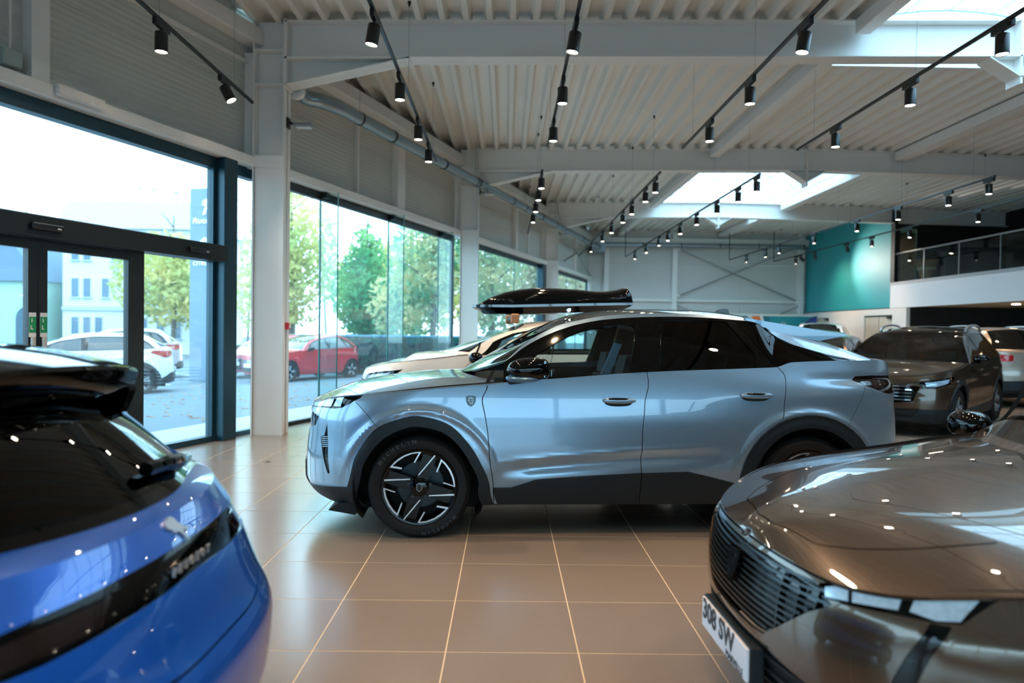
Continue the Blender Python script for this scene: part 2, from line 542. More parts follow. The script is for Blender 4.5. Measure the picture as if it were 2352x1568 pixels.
tag(ceiling, 'off white corrugated metal ceiling above the hall', 'ceiling', kind='structure')
ys = [FRONT] + FRAMES + [BACK]
for a, b in zip(ys[:-1], ys[1:]): deck_bay(a, b, '')
# longitudinal beams beside the skylights and at the walls
for bx, w, lab in ((SX0 - 0.12, 0.20, 'left of the skylights'), (SX1 + 0.12, 0.30, 'right of the skylights')):
    for a, b in zip(ys[:-1], ys[1:]):
        m = MB()
        m.cbox(bx - w / 2, bx + w / 2, a + (0.28 if a in FRAMES else 0), b, roof_z(bx) - 0.20, roof_z(bx) - 0.005, 0.008)
        m.build('purlin_beam', m_steel, ceiling)
for a, b in zip(FRAMES[:-1] + [FRAMES[-1]], FRAMES[1:] + [BACK]):
    for bx in (1.0, 12.3):
        if bx > wall_x(b) + 1: pass
# ---- skylights: curb, glazing bars, barrel panes
m_curb = mat('white_skylight_curb', 'f2f2f0', 0.6)
m_vault = glass('skylight_pane_glass', (0.93, 0.97, 1.0), haze=0.30)
m_bar = mat('pale_glazing_bar', 'b9c4cc', 0.5)
for si, (s0, s1) in enumerate(SKY):
    sk = empty('skylight', (0, 0, 0))
    tag(sk, ['barrel skylight in the roof behind the viewer', 'bright overexposed barrel skylight at the top right over the nearest frame', 'barrel skylight with visible glazing bars over the far half of the hall'][si], 'skylight', kind='structure')
    H = 0.48
    c = MB()
    for xa, xb in ((SX0 - 0.06, SX0), (SX1, SX1 + 0.06)):
        z = roof_z(xa) - 0.01
        c.box(xa, xb, s0 - 0.06, s1 + 0.06, z, RIDGE * 0 + 5.66 + H)
    for ya, yb in ((s0 - 0.06, s0), (s1, s1 + 0.06)):
        c.box(SX0, SX1, ya, yb, 5.655, 5.66 + H)
    c.build('curb', m_curb, sk)
    W2, R = (SX1 - SX0) / 2, None
    rise = 0.42
    R = (W2 * W2 + rise * rise) / (2 * rise)
    zc = 5.66 + H + rise - R
    amax = math.asin(W2 / R)
    def vp(a, y, d=0): return (RIDGE + (R + d) * math.sin(a), y, zc + (R + d) * math.cos(a))
    na, ny = 6, max(2, round((s1 - s0) / 1.25))
    for i in range(na):
        for j in range(ny):
            m = MB()
            a0, a1 = -amax + 2 * amax * i / na, -amax + 2 * amax * (i + 1) / na
            y0, y1 = s0 + (s1 - s0) * j / ny, s0 + (s1 - s0) * (j + 1) / ny
            am = (a0 + a1) / 2
            m.add([vp(a0, y0), vp(am, y0), vp(a1, y0), vp(a0, y1), vp(am, y1), vp(a1, y1)], [(0, 1, 4, 3), (1, 2, 5, 4)], True)
            m.build('pane', m_vault, sk)
    for j in range(ny + 1):
        y = s0 + (s1 - s0) * j / ny
        MB().tube([vp(-amax + 2 * amax * k / 10, y, -0.02) for k in range(11)], 0.022, 6).build('glazing_bar', m_bar, sk)
    for i in range(1, na):
        a = -amax + 2 * amax * i / na
        MB().tube([vp(a, s0, -0.02), vp(a, s1, -0.02)], 0.014, 6).build('glazing_bar', m_bar, sk)
    for yy in (s0, s1):
        g = MB()
        g.add([(RIDGE, yy, 5.66 + H)] + [vp(-amax + 2 * amax * k / 10, yy) for k in range(11)], [(0, k, k + 1) for k in range(1, 11)])
        g.build('gable_pane', m_vault, sk)
    if si == 2:
        MB().tube([(RIDGE - 0.9, s1 - 0.05, 5.66 + H), (RIDGE - 0.9, s1 - 0.05, 5.66 + H + rise)], 0.025, 6).build('gable_post', m_bar, sk)

# ---- facade (wall_left)
wl = empty('wall_left', (0, 0, 0))
tag(wl, 'glazed facade wall with grey horizontal siding above the windows', 'wall', kind='structure')
def wbox(name, mt, s0, s1, t0, t1, z0, z1, parent, c=0.0):
    m = MB(TW)
    if c: m.cbox(s0, s1, t0, t1, z0, z1, c)
    else: m.box(s0, s1, t0, t1, z0, z1)
    return m.build(name, mt, parent)
cs = [((wall_x(y + 0.14) + 0.2 - WO.x) * WS.x + (y + 0.14 - WO.y) * WS.y) for y in FRAMES] + [21.1]
S_END = (BACK - 9.5) / WS.y
bays = [(-19.6, cs[0] - 0.30), (cs[0] + 0.45, cs[1] - 0.30), (cs[1] + 0.45, cs[2] - 0.33), (cs[2] + 0.45, cs[3] - 0.33), (cs[3] + 0.45, cs[4] - 0.33), (cs[4] + 0.45, S_END)]
# siding sheets, two courses per bay
for (a2, b2) in zip([-19.6] + cs[:5], cs[:5] + [S_END]):
    n = max(1, round((b2 - a2) / 3.6))
    for k in range(n):
        p, q = a2 + (b2 - a2) * k / n, a2 + (b2 - a2) * (k + 1) / n
        for z0, z1 in ((3.70, 4.62), (4.626, 5.75)):
            wbox('siding_panel', m_siding, p, q - 0.006, -0.14, -0.06, z0, z1, wl)
wbox('head_beam', m_steel, -19.6, S_END, -0.13, 0.14, 3.585, 3.72, wl, 0.012)
wbox('eave_beam', m_steel, -19.6, S_END, -0.06, 0.16, 5.22, 5.44, wl, 0.012)
wbox('girt', m_steel, -19.6, S_END, -0.06, -0.015, 4.98, 5.02, wl)
for s0, s1, d in ((-3.06, -2.88, 0.06), (2.76, 2.81, 0.0), (4.11, 4.40, 0.06), (11.2, 11.4, 0.06), (12.6, 12.66, 0.0), (18.4, 18.6, 0.06), (-9.6, -9.4, 0.06)):
    wbox('siding_post', m_steel, s0, s1, -0.06, d, 3.72, 5.22, wl)
wbox('sill_curb', m_alu_dk, -19.6, S_END, -0.10, -0.02, -0.1, 0.0, wl)

# ---- glazing of the facade
GT, GB = 3.585, 0.0
def window(n, label, s0, s1, splits, dark, fr=0.06, posts=(), zt=GT, z0=0.0):
    w = empty('window_%d' % n, (0, 0, 0))
    tag(w, label, 'window', kind='structure')
    f = MB(TW)
    f.box(s0, s1, -0.09, 0.0, zt - 0.12, zt); f.box(s0, s1, -0.09, 0.0, z0, z0 + 0.055)
    f.box(s0, s0 + fr, -0.09, 0.0, z0, zt); f.box(s1 - fr, s1, -0.09, 0.0, z0, zt)
    f.build('window_frame', dark, w)
    xs = [s0] + list(splits) + [s1]
    for a, b in zip(xs[:-1], xs[1:]):
        p = MB(TW); p.box(a + 0.004, b - 0.004, -0.056, -0.044, z0 + 0.05, zt - 0.11)
        p.build('pane', m_pane, w)
    for a in splits:
        MB(TW).box(a - 0.014, a + 0.014, -0.060, -0.040, z0 + 0.05, zt - 0.11).build('pane_joint', m_fin_edge, w)
    return w
def glass_fins(w, splits, zt=GT):
    for a in splits:
        f = MB(TW); f.box(a - 0.0075, a + 0.0075, -0.04, 0.27, 0.005, zt - 0.02)
        o = f.build('glass_fin', m_fin, w)
        e = MB(TW); e.box(a - 0.012, a + 0.012, 0.27, 0.278, 0.005, zt - 0.02); e.build('fin_edge', m_fin_edge, o)
        e = MB(TW); e.cbox(a - 0.06, a + 0.06, -0.04, 0.10, zt - 0.10, zt - 0.02, 0.006); e.build('fin_bracket', m_alu_dk, o)
# bay with the entrance: transom over doors, side lights, petrol blue post
w1 = empty('window_1', (0, 0, 0))
tag(w1, 'tall petrol framed entrance glazing above and beside the sliding doors', 'window', kind='structure')
A0 = -6.2
f = MB(TW)
f.box(A0, 0.16, -0.10, 0.0, 3.46, 3.585)
f.box(A0, 0.16, -0.115, 0.012, 3.44, 3.462)
f.build('head_frame', m_alu, w1)
f = MB(TW); f.cbox(A0, -0.55, -0.12, 0.14, 2.265, 2.47, 0.01); f.build('transom_box', m_alu_dk, w1)
f = MB(TW); f.cbox(-0.60, -0.36, -0.10, 0.13, 0.0, 3.585, 0.008); f.build('mullion_post', m_alu, w1)
f = MB(TW); f.box(-0.655, -0.595, -0.10, 0.0, 0.0, 2.27); f.box(-0.655, -0.595, -0.10, 0.0, 2.47, 3.46); f.box(-1.72, -0.6, -0.10, 0.02, 0.0, 0.07)
f.build('side_light_frame', m_alu, w1)
f = MB(TW); f.box(-0.36, 0.16, -0.09, 0.0, 0.0, 0.06); f.build('sill_frame', m_alu, w1)
f = MB(TW); f.box(-1.86, -1.74, -0.10, 0.03, 0.0, 2.27); f.build('door_jamb', m_alu_dk, w1)
f = MB(TW); f.box(-4.36, -4.24, -0.10, 0.03, 0.0, 2.27); f.build('door_jamb', m_alu_dk, w1)
f = MB(TW); f.box(A0, A0 + 0.1, -0.1, 0.02, 0, 3.46); f.build('end_frame', m_alu, w1)
for a, b, z0, z1 in ((A0 + 0.1, -0.655, 2.47, 3.45), (-1.74, -0.655, 0.07, 2.27), (-0.36, 0.12, 0.06, 3.45), (A0 + 0.1, -4.36, 0.0, 2.27)):
    MB(TW).box(a, b, -0.056, -0.044, z0, z1).build('pane', m_pane, w1)
for s0 in (-2.98, -1.05):
    f = MB(TW); f.cbox(s0 - 0.16, s0 + 0.16, 0.14, 0.19, 2.33, 2.39, 0.012); o = f.build('motion_sensor', m_black, w1)
    f = MB(TW); f.box(s0 + 0.08, s0 + 0.12, 0.188, 0.193, 2.345, 2.36); f.build('sensor_lens', mat('sensor_lens', 'c9ced0', 0.2), o)
# two sliding leaves
m_green = mat('green_safety_print', '12935a', 0.5)
m_sticker = mat('white_sticker', 'e8e8e4', 0.5)
m_lever = mat('pale_steel_lever', 'd9d4cc', 0.3, metal=0.3)
for k, (a, b, h) in enumerate(((-4.24, -2.975, -1), (-2.965, -1.86, 1))):
    d = empty('door_%d' % (k + 1), (0, 0, 0))
    tag(d, ['glass sliding entrance door leaf at the image edge, dark frame', 'glass sliding entrance door leaf nearer the blue post, dark frame'][k], 'door', kind='structure')
    f = MB(TW)
    f.box(a, a + 0.09, -0.04, 0.03, 0.01, 2.26); f.box(b - 0.09, b, -0.04, 0.03, 0.01, 2.26)
    f.box(a + 0.09, b - 0.09, -0.04, 0.03, 2.16, 2.26); f.box(a + 0.09, b - 0.09, -0.04, 0.03, 0.01, 0.11)
    f.build('leaf_frame', m_alu_dk, d)
    MB(TW).box(a + 0.085, b - 0.085, -0.01, 0.0, 0.1, 2.17).build('pane', m_pane, d)
    sx = b - 0.05 if k == 0 else a + 0.05
    f = MB(TW); f.box(sx - 0.035, sx + 0.035, 0.03, 0.034, 1.33, 1.56); o = f.build('notice', m_sticker, d)
    f = MB(TW); f.box(sx - 0.034, sx + 0.034, 0.034, 0.0355, 1.37, 1.52); f.build('notice_print', m_green, o)
    f = MB(TW); f.box(sx - 0.012, sx - 0.002, 0.0355, 0.0362, 1.47, 1.505); f.box(sx - 0.02, sx + 0.006, 0.0355, 0.0362, 1.40, 1.41); f.box(sx - 0.02, sx - 0.01, 0.0355, 0.0362, 1.40, 1.44); f.build('notice_pictogram', m_sticker, o)
    f = MB(TW); f.cbox(sx - 0.022, sx + 0.022, 0.03, 0.055, 0.86, 1.33, 0.006); o = f.build('escape_lever', m_lever, d)
    f = MB(TW); f.tube([(sx, 0.05, 1.12), (sx + 0.02, 0.10, 1.06), (sx + 0.045, 0.11, 0.95)], [0.02, 0.022, 0.018], 8); f.build('lever_grip', m_lever, o)
# fins and bays further back
w2 = window(2, 'frameless glass bay with green glass fins between the two nearest columns', bays[3][0] - 0.05, bays[3][1] + 0.08, (1.74, 3.95, 6.19), m_alu_dk)
glass_fins(w2, (1.74, 3.95, 6.19))
w3 = window(3, 'glass bay with a petrol post behind the black roof box', bays[4][0] - 0.05, bays[4][1] + 0.08, (11.4, 13.8, 14.3), m_alu)
MB(TW).cbox(13.8, 14.3, -0.10, 0.13, 0, 3.585, 0.008).build('mullion_post', m_alu, w3)
w4 = window(4, 'farthest glass bay beside the back wall', bays[5][0] - 0.05, bays[5][1] - 0.3, (17.5, 19.0), m_alu)
w5 = window(5, 'large glass bay beside the viewer, outside the picture', bays[1][0] - 0.05, A0, (cs[1] - 3.0,) if cs[1] - 3.0 < A0 else (A0 - 0.4,), m_alu)
w6 = window(6, 'large glass bay behind the viewer', -19.6, bays[0][1] + 0.05, (-17.0, -14.5), m_alu)

# ---- wall behind the viewer, fully glazed like the street front
wf = empty('wall_front', (0, 0, 0))
tag(wf, 'street front behind the viewer, part wall and part shop window', 'wall', kind='structure')
m = MB(); m.box(wall_x(FRONT), EAST, FRONT - 0.2, FRONT, 3.5, 6.2); m.build('spandrel', m_white, wf)
m = MB(); m.box(wall_x(FRONT), EAST, FRONT - 0.2, FRONT, -0.1, 0.06); m.build('plinth', m_white, wf)
xs = [wall_x(FRONT)] + [-6 + 3.0 * k for k in range(8)] + [EAST]
MB().box(wall_x(FRONT), EAST, FRONT - 0.16, FRONT, 2.75, 3.5).build('window_head', m_white, wf)
for a in xs: MB().box(a - 0.06, a + 0.06, FRONT - 0.14, FRONT, 0.06, 2.75).build('mullion', m_alu_dk, wf)
for a, b in zip(xs[:-1], xs[1:]): MB().box(a + 0.06, b - 0.06, FRONT - 0.09, FRONT - 0.078, 0.06, 2.75).build('pane', m_pane, wf)

# ---- back wall with bracing
m_backw = mat('white_sandwich_panel', 'd2d0cb', 0.6, noise=(0.4, 0.04))
wb = empty('wall_back', (0, 0, 0))
tag(wb, 'white panelled back wall with crossed tie rods', 'wall', kind='structure')
xs = [wall_x(BACK) - 0.1, 3.95 + 0.0, 7.0, 9.8, 12.57, EAST]
for a, b in zip(xs[:-1], xs[1:]):
    for z0, z1 in ((-0.1, 1.40), (1.41, 2.80), (2.81, 4.30), (4.31, 5.95)):
        MB().box(a + 0.005, b - 0.005, BACK, BACK + 0.12, z0, z1).build('wall_panel', m_backw, wb)
for a in (4.15, 7.0, 12.3):
    MB().box(a - 0.10, a + 0.10, BACK - 0.22, BACK, 0, 5.6).build('wall_post', m_steel, wb)
MB().box(4.0, 12.5, BACK - 0.12, BACK, 2.74, 2.84).build('wall_girt', m_steel, wb)
MB().box(3.6, 17.5, BACK - 0.25, BACK, 5.12, 5.36).build('eave_beam', m_steel, wb)
for a, b in (((7.1, 4.95), (12.3, 2.75)), ((7.1, 2.95), (12.3, 5.15)), ((7.1, 2.6), (12.3, 0.3)), ((7.1, 0.3), (12.3, 2.65))):
    MB().tube([(a[0], BACK - 0.16, a[1]), (b[0], BACK - 0.16, b[1])], 0.022, 6).build('tie_rod', m_galv, wb)
for p in ((7.15, 4.92), (12.2, 2.8), (7.15, 2.98), (12.2, 5.1)):
    MB().cbox(p[0] - 0.09, p[0] + 0.09, BACK - 0.19, BACK - 0.13, p[1] - 0.06, p[1] + 0.06, 0.01).build('gusset_plate', m_steel, wb)
# ties in the facade corner
for a, b in ((((18.0, 0.10, 4.55)), (21.0, 0.10, 3.75)), (((16.6, 0.1, 3.95)), (18.5, 0.1, 4.45))):
    MB(TW).tube([a, b], 0.018, 6).build('tie_rod', m_galv, wl)

# ---- side wall of the offices: teal board above, white wall and door below
we = empty('wall_right', (0, 0, 0))
tag(we, 'office side wall, white below with a teal board above', 'wall', kind='structure')
TX = 12.57
MB().box(TX, TX + 0.14, 22.95, BACK, 2.36, 5.62).build('teal_board', m_teal, we)
m = MB(); m.box(TX, TX + 0.12, 22.0, 22.8, 0, 2.33); m.box(TX, TX + 0.12, 24.6, 27.3, 0, 2.33); m.box(TX, TX + 0.12, 28.6, BACK, 0, 2.33); m.box(TX, TX + 0.12, 22.8, 24.6, 2.12, 2.33); m.box(TX, TX + 0.12, 27.3, 28.6, 2.1, 2.33)
m.build('lower_wall', m_white, we)
m_door = mat('beige_door_leaf', 'cfc3af', 0.5, noise=(2, 0.04))
for k, (ya, yb) in enumerate(((22.8, 24.6), (27.3, 28.6))):
    d = empty('door_%d' % (3 + k), (0, 0, 0))
    tag(d, ['beige double door in the white wall below the teal board', 'pale narrow door beside the teal banner'][k], 'door', kind='structure')
    n = 2 if k == 0 else 1
    for i in range(n):
        a, b = ya + (yb - ya) * i / n + 0.03, ya + (yb - ya) * (i + 1) / n - 0.01
        o = MB().box(TX + 0.05, TX + 0.09, a, b, 0.02, 2.08).build('door_leaf', m_door, d)
        MB().tube([(TX + 0.03, b - 0.12, 1.0), (TX + 0.03, b - 0.12, 1.15)], 0.012, 6).build('door_handle', m_alu_dk, o)
    MB().box(TX + 0.02, TX + 0.12, ya, ya + 0.03, 0, 2.12).build('door_frame', m_alu_dk, d)
    MB().box(TX + 0.02, TX + 0.12, ya, yb, 2.085, 2.12).build('door_frame', m_alu_dk, d)
    MB().cbox(TX - 0.03, TX + 0.04, ya + 0.1, ya + 0.32, 2.0, 2.07, 0.008).build('door_closer', m_black, d)

# ---- mezzanine
mz = empty('mezzanine', (0, 0, 0))
tag(mz, 'white edged mezzanine floor with a glass balustrade in front of black walls', 'mezzanine', kind='structure')
MB().box(TX, TX + 0.22, 3.0, 22.95, 2.34, 3.08).build('fascia', mat('white_fascia', 'e9e9e9', 0.5), mz)
MB().box(TX - 0.01, TX + 0.25, 3.0, 22.95, 3.08, 3.17).build('edge_angle', mat('grey_edge_angle', 'a9aaac', 0.5, metal=0.3), mz)
MB().box(TX + 0.22, EAST, 3.0, 22.95, 2.36, 2.95).build('floor_slab', mat('cream_soffit', 'd8ccb6', 0.7), mz)
MB().box(16.6, EAST, 3.0, 22.95, 0.0, 2.36).build('lower_back_wall', m_charc, mz)
MB().box(16.3, EAST, 3.0, 22.95, 2.95, 5.65).build('upper_back_wall', m_charc, mz)
m = MB()
m.box(TX + 0.14, 12.86, 22.95, 23.05, 2.9, 5.6); m.box(13.42, 16.3, 22.95, 23.05, 2.9, 5.6); m.box(12.86, 13.42, 22.95, 23.05, 4.95, 5.6)
m.build('upper_end_wall', m_charc, mz)
MB().box(TX + 0.14, 16.6, 22.0, 22.1, 0.0, 2.36).build('lower_end_wall', m_charc, mz)
MB().box(TX - 0.0, TX + 0.10, 22.75, 22.97, 3.1, 5.62).build('corner_post', m_charc, mz)
MB().box(12.8, EAST, 26.6, 26.7, 2.9, 5.6).build('office_wall', mat('office_wall_paint', '3a332d', 0.7), mz)
MB().box(TX + 0.2, EAST, 23.05, 26.7, 2.85, 2.95).build('office_floor', m_charc, mz)
MB().box(TX + 0.2, EAST, 23.05, 26.7, 5.35, 5.45).build('office_ceiling', mat('office_ceiling_white', 'd9d9d7', 0.7), mz)
lp = MB().box(13.2, 14.6, 24.0, 25.4, 5.32, 5.345).build('office_light_panel', emitter('office_panel_light', (1.0, 0.86, 0.62), 7.0), mz)
m_bal = glass('smoked_balustrade_glass', (0.72, 0.80, 0.80), refl=1.0)
yy = [22.9, 21.2, 19.55, 17.9, 16.25, 14.6, 12.9, 11.2, 9.5, 7.8, 6.1, 4.4, 3.0]
for a, b in zip(yy[:-1], yy[1:]):
    MB().box(TX + 0.05, TX + 0.062, b + 0.02, a - 0.02, 3.17, 4.05).build('balustrade_pane', m_bal, mz)
    MB().box(TX + 0.04, TX + 0.075, b - 0.018, b + 0.018, 3.1, 4.06).build('balustrade_post', mat('satin_balustrade_post', '6e7a7c', 0.35, metal=0.6), mz)
MB().tube([(TX + 0.056, 22.95, 4.09), (TX + 0.056, 3.0, 4.09)], 0.024, 8).build('handrail', mat('brushed_handrail', 'b4b6b8', 0.3, metal=0.7), mz)
for k in range(5):
    c = MB().lathe([(0.0, 0.004), (0.085, 0.004), (0.10, 0.0), (0.10, -0.012), (0.0, -0.012)], 2, (14.0, 5.6 + k * 3.4, 2.356), 20)
    c.build('soffit_downlight', emitter('downlight_face', (1.0, 0.85, 0.6), 14.0), mz)
    ld = bpy.data.lights.new('soffit_downlight_glow', 'SPOT'); ld.energy = 45; ld.color = (1, 0.8, 0.55); ld.spot_size = 2.2; ld.spot_blend = 0.6; ld.shadow_soft_size = 0.08
    lo = bpy.data.objects.new('soffit_downlight_glow', ld); COL.objects.link(lo); lo.location = (14.0, 5.6 + k * 3.4, 2.33); lo.parent = mz
we2 = MB().box(EAST, EAST + 0.2, FRONT, BACK, -0.1, 6.0).build('wall_right_outer', m_charc)
tag(we2, 'dark outer wall behind the mezzanine', 'wall', kind='structure')
# tub chair upstairs
ch = empty('tub_chair', (13.3, 22.2, 3.0), 0.6)
tag(ch, 'tan tapered tub chair upstairs behind the glass balustrade', 'chair')
m_tan = mat('tan_leather', '9a6a3c', 0.5, noise=(8, 0.06))
sh = [(0.14, 0.0), (0.17, 0.12), (0.24, 0.38), (0.33, 0.62), (0.36, 0.70), (0.33, 0.70), (0.29, 0.55), (0.26, 0.40), (0.0, 0.38)]
MB().lathe(sh, 2, (0, 0, 0.16), 24).build('shell', m_tan, ch)
MB().lathe([(0.27, 0.40), (0.28, 0.46), (0.24, 0.50), (0, 0.51)], 2, (0, 0, 0.14), 24).build('seat_cushion', mat('cream_cushion', 'c9b79c', 0.8), ch)
MB().lathe([(0.0, 0.0), (0.2, 0.0), (0.2, 0.02), (0.03, 0.04), (0.03, 0.17), (0, 0.17)], 2, (0, 0, 0), 20).build('pedestal', m_alu_dk, ch)

# ---- round duct along the facade
duct = empty('ventilation_duct', (-2.72, 9.9, 4.7))
tag(duct, 'round galvanised duct running along the glass facade from the nearest column', 'duct')
def duct_p(y): return Vector((-6.145 + K * y, y, 4.70 + 0.0075 * (y - 10)))
def dl(pts): return [Vector(p) - Vector((-2.72, 9.9, 4.7)) for p in pts]
segs = [10.45, 12.0, 14.0, 15.75, 18.0, 20.5, 23.0, 25.5, 28.2]
for a, b in zip(segs[:-1], segs[1:]):
    MB().tube(dl([duct_p(a + 0.012), duct_p(b - 0.012)]), 0.098, 20).build('duct_length', m_galv, duct)
    MB().tube(dl([duct_p(b - 0.03), duct_p(b + 0.03)]), 0.106, 20).build('duct_collar', m_alu_dk, duct)
el = smooth_curve([(-2.94, 9.74, 4.715), (-2.94, 9.93, 4.715), (-2.86, 10.05, 4.705), (-2.72, 10.12, 4.70), (-2.60, 10.28, 4.70), duct_p(10.46)], 6)
MB().tube(dl(el), 0.105, 20).build('duct_elbow', m_galv, duct)
MB().tube(dl([(-2.94, 9.715, 4.715), (-2.94, 9.80, 4.715)]), 0.122, 24).build('duct_end_ring', m_steel, duct)
MB().tube(dl([(-2.945, 9.695, 4.716), (-2.945, 9.72, 4.715)]), [0.085, 0.09], 24).build('duct_end_cap', mat('pale_vent_cap', 'd5d8d6', 0.5), duct)
for y in (11.0, 13.2, 15.6, 19.0, 22.0):
    p = duct_p(y)
    MB().tube(dl([p + Vector((0, 0, 0.1)), (p.x, p.y, roof_z(p.x) + 0.02)]), 0.004, 5).build('hanger_rod', m_galv, duct)
    MB().tube(dl([duct_p(y - 0.02), duct_p(y + 0.02)]), 0.103, 20).build('hanger_ring', m_black, duct)
d2 = empty('ventilation_duct', (3.9, 29.0, 5.0))
tag(d2, 'grey round duct along the top of the back wall', 'duct')
for a, b in zip((4.0, 5.6, 7.2, 8.8, 10.4), (5.6, 7.2, 8.8, 10.4, 12.3)):
    MB().tube([(a - 3.9, 0.1, 0.05), (b - 3.9 - 0.02, 0.1, 0.05)], 0.10, 16).build('duct_length', m_galv, d2)
    MB().tube([(b - 3.9 - 0.02, 0.1, 0.05), (b - 3.9 + 0.02, 0.1, 0.05)], 0.108, 16).build('duct_collar', m_alu_dk, d2)
MB().cbox(-0.55, 0.15, -0.1, 0.3, -0.28, 0.12, 0.02).build('duct_box', m_galv, d2)

# ---- small fittings on the columns
for k, y in enumerate(FRAMES[2:]):
    x = col_x[y]
    e = empty('emergency_light', (x, y + 0.14, [4.20, 4.62, 4.62][k]))
    tag(e, ['grey arm mounted emergency light on the nearest column', 'grey arm mounted emergency light on the second column', 'grey arm mounted emergency light on the third column'][k], 'light fitting')
    MB().cbox(0.0, 0.03, -0.05, 0.05, -0.07, 0.07, 0.006).build('mount_plate', m_alu_dk, e)
    MB().tube([(0.02, 0, 0.02), (0.10, 0, -0.02)], 0.018, 8).build('arm', m_alu_dk, e)
    MB().cbox(0.08, 0.34, -0.07, 0.07, -0.055, 0.0, 0.02).build('housing', m_galv, e)
    MB().cbox(0.12, 0.32, -0.05, 0.05, -0.063, -0.05, 0.005).build('lens', mat('pale_lens', 'dfe4e4', 0.3), e)
cp = empty('fire_call_point', (col_x[9.4] + 0.0, 9.55, 1.47))
tag(cp, 'small red fire call point on the nearest white column', 'call point')
MB().cbox(0.0, 0.05, -0.05, 0.05, -0.045, 0.045, 0.006).build('body', mat('signal_red', 'd0252b', 0.4), cp)
MB().box(0.05, 0.053, -0.03, 0.03, -0.025, 0.025).build('break_glass', m_sticker, cp)
MB().tube([(0.012, 0.0, -0.045), (0.012, 0.0, -1.47)], 0.006, 6).build('cable_conduit', m_steel, cp)
jb = empty('junction_box', (0, 0, 0)); jb.matrix_world = TW @ Matrix.Translation((-3.22, 0.0, 3.78))
tag(jb, 'small grey control box on the siding above the entrance doors', 'control box')
MB().cbox(-0.09, 0.09, -0.05, 0.05, 0.0, 0.16, 0.012).build('housing', mat('grey_control_box', 'a9b5b0', 0.5), jb)
MB().tube([(0.0, 0.0, 0.16), (0.0, 0.0, 1.4)], 0.014, 6).build('conduit', m_white, jb)
sb = empty('alarm_siren', (0, 0, 0)); sb.matrix_world = TW @ Matrix.Translation((-2.62, 0.145, 3.655))
tag(sb, 'flat white detector box on the beam above the entrance doors', 'detector')
MB().cbox(-0.28, 0.24, 0.0, 0.05, -0.035, 0.075, 0.012).build('housing', m_white, sb)
MB().prism([(0.04, -0.03), (0.12, -0.03), (0.08, 0.03)], 1, 0.05, 0.056).build('indicator', m_sticker, sb)

# ---- teal banner and feather flag at the back
bn = empty('banner_board', (9.1, 28.3, 0))
tag(bn, 'long teal banner with white and orange slanted stripes before the back wall', 'banner')
m_blue_dk = mat('deep_teal_print', '0d6f7a', 0.5)
m_or = mat('orange_print', 'ee7a3a', 0.5)
MB().cbox(-0.1, 3.42, 0.0, 0.05, 1.25, 2.24, 0.01).build('board', m_white, bn)
MB().box(0.02, 3.30, -0.004, 0.0, 1.62, 2.16).build('teal_print', mat('banner_teal', '1f8f98', 0.5), bn)
def slant(x, w, mt, nm, d): MB().prism([(x, 2.16), (x + w, 2.16), (x + w + 0.18, 1.62), (x + 0.18, 1.62)], 1, d - 0.002, d).build(nm, mt, bn)
slant(0.62, 0.18, m_white, 'white_stripe', -0.005); slant(0.80, 0.32, m_or, 'orange_stripe', -0.005); slant(1.12, 0.12, m_white, 'white_stripe', -0.005); slant(1.24, 0.26, m_blue_dk, 'dark_stripe', -0.005)
for s, x in (('EX', 2.10), ('208', 2.88)):
    V, F = text_mesh(s, 0.17, 0.003, 0.002)
    MB(Matrix.Translation((x, -0.006, 1.84)) @ Matrix.Rotation(math.pi / 2, 4, 'X')).add(V, F).build('lettering', m_sticker, bn)
for x in (0.3, 3.0): MB().box(x - 0.03, x + 0.03, 0.05, 0.09, 0.0, 1.4).build('support', m_galv, bn)
fl = empty('feather_flag', (11.7, 27.6, 0))
tag(fl, 'navy blue feather flag in front of the teal banner', 'flag')
pole = smooth_curve([(0, 0, 0), (0, 0, 1.3), (0.03, 0, 1.8), (0.3, 0, 2.08), (0.52, 0, 2.16)], 8)
MB().tube(pole, 0.014, 6).build('pole', m_black, fl)
up = [p for p in pole if p[2] > 0.5]
MB().prism([(p[0] + 0.01, p[2]) for p in up] + [(0.52, 0.6), (0.02, 0.5)], 1, -0.004, 0.004).build('flag_cloth', mat('navy_cloth', '1b3f86', 0.8), fl)
MB().prism([(0.18, 1.55), (0.34, 1.55), (0.30, 1.66), (0.32, 1.80), (0.26, 1.90), (0.22, 1.80), (0.18, 1.70)], 1, -0.006, -0.004).build('flag_print', m_sticker, fl)
MB().lathe([(0, 0), (0.25, 0), (0.25, 0.03), (0.03, 0.06), (0, 0.06)], 2, (0, 0, 0), 20).build('base', m_black, fl)

# ---- track lighting
m_lens = emitter('spot_lens', (1.0, 0.86, 0.66), 42.0)
m_head = mat('black_lamp_body', '0a0d0e', 0.4, coat=0.1)
TZ = 4.42
def make_spot():
    r = empty('track_spotlight', (0, 0, 0))
    MB().cbox(-0.022, 0.022, -0.14, 0.14, -0.065, 0.0, 0.004).build('track_adapter', m_head, r)
    MB().tube([(0, 0, -0.05), (0, 0, -0.10)], 0.012, 8).build('stem', m_head, r)
    h = MB().lathe([(0.0, -0.095), (0.056, -0.095), (0.060, -0.10), (0.060, -0.285), (0.055, -0.285), (0.052, -0.275), (0.0, -0.275)], 2, (0, 0, 0), 20).build('lamp_head', m_head, r)
    MB().lathe([(0.051, -0.2765), (0.0, -0.2765)], 2, (0, 0, 0), 20).build('lens', m_lens, h)
    return r
spot0 = make_spot()
used0 = [False]
LD = bpy.data.lights.new('spot_beam', 'SPOT')
LD.energy = LAMP_W; LD.color = LAMP_RGB; LD.spot_size = math.radians(95); LD.spot_blend = 0.9; LD.shadow_soft_size = 0.045
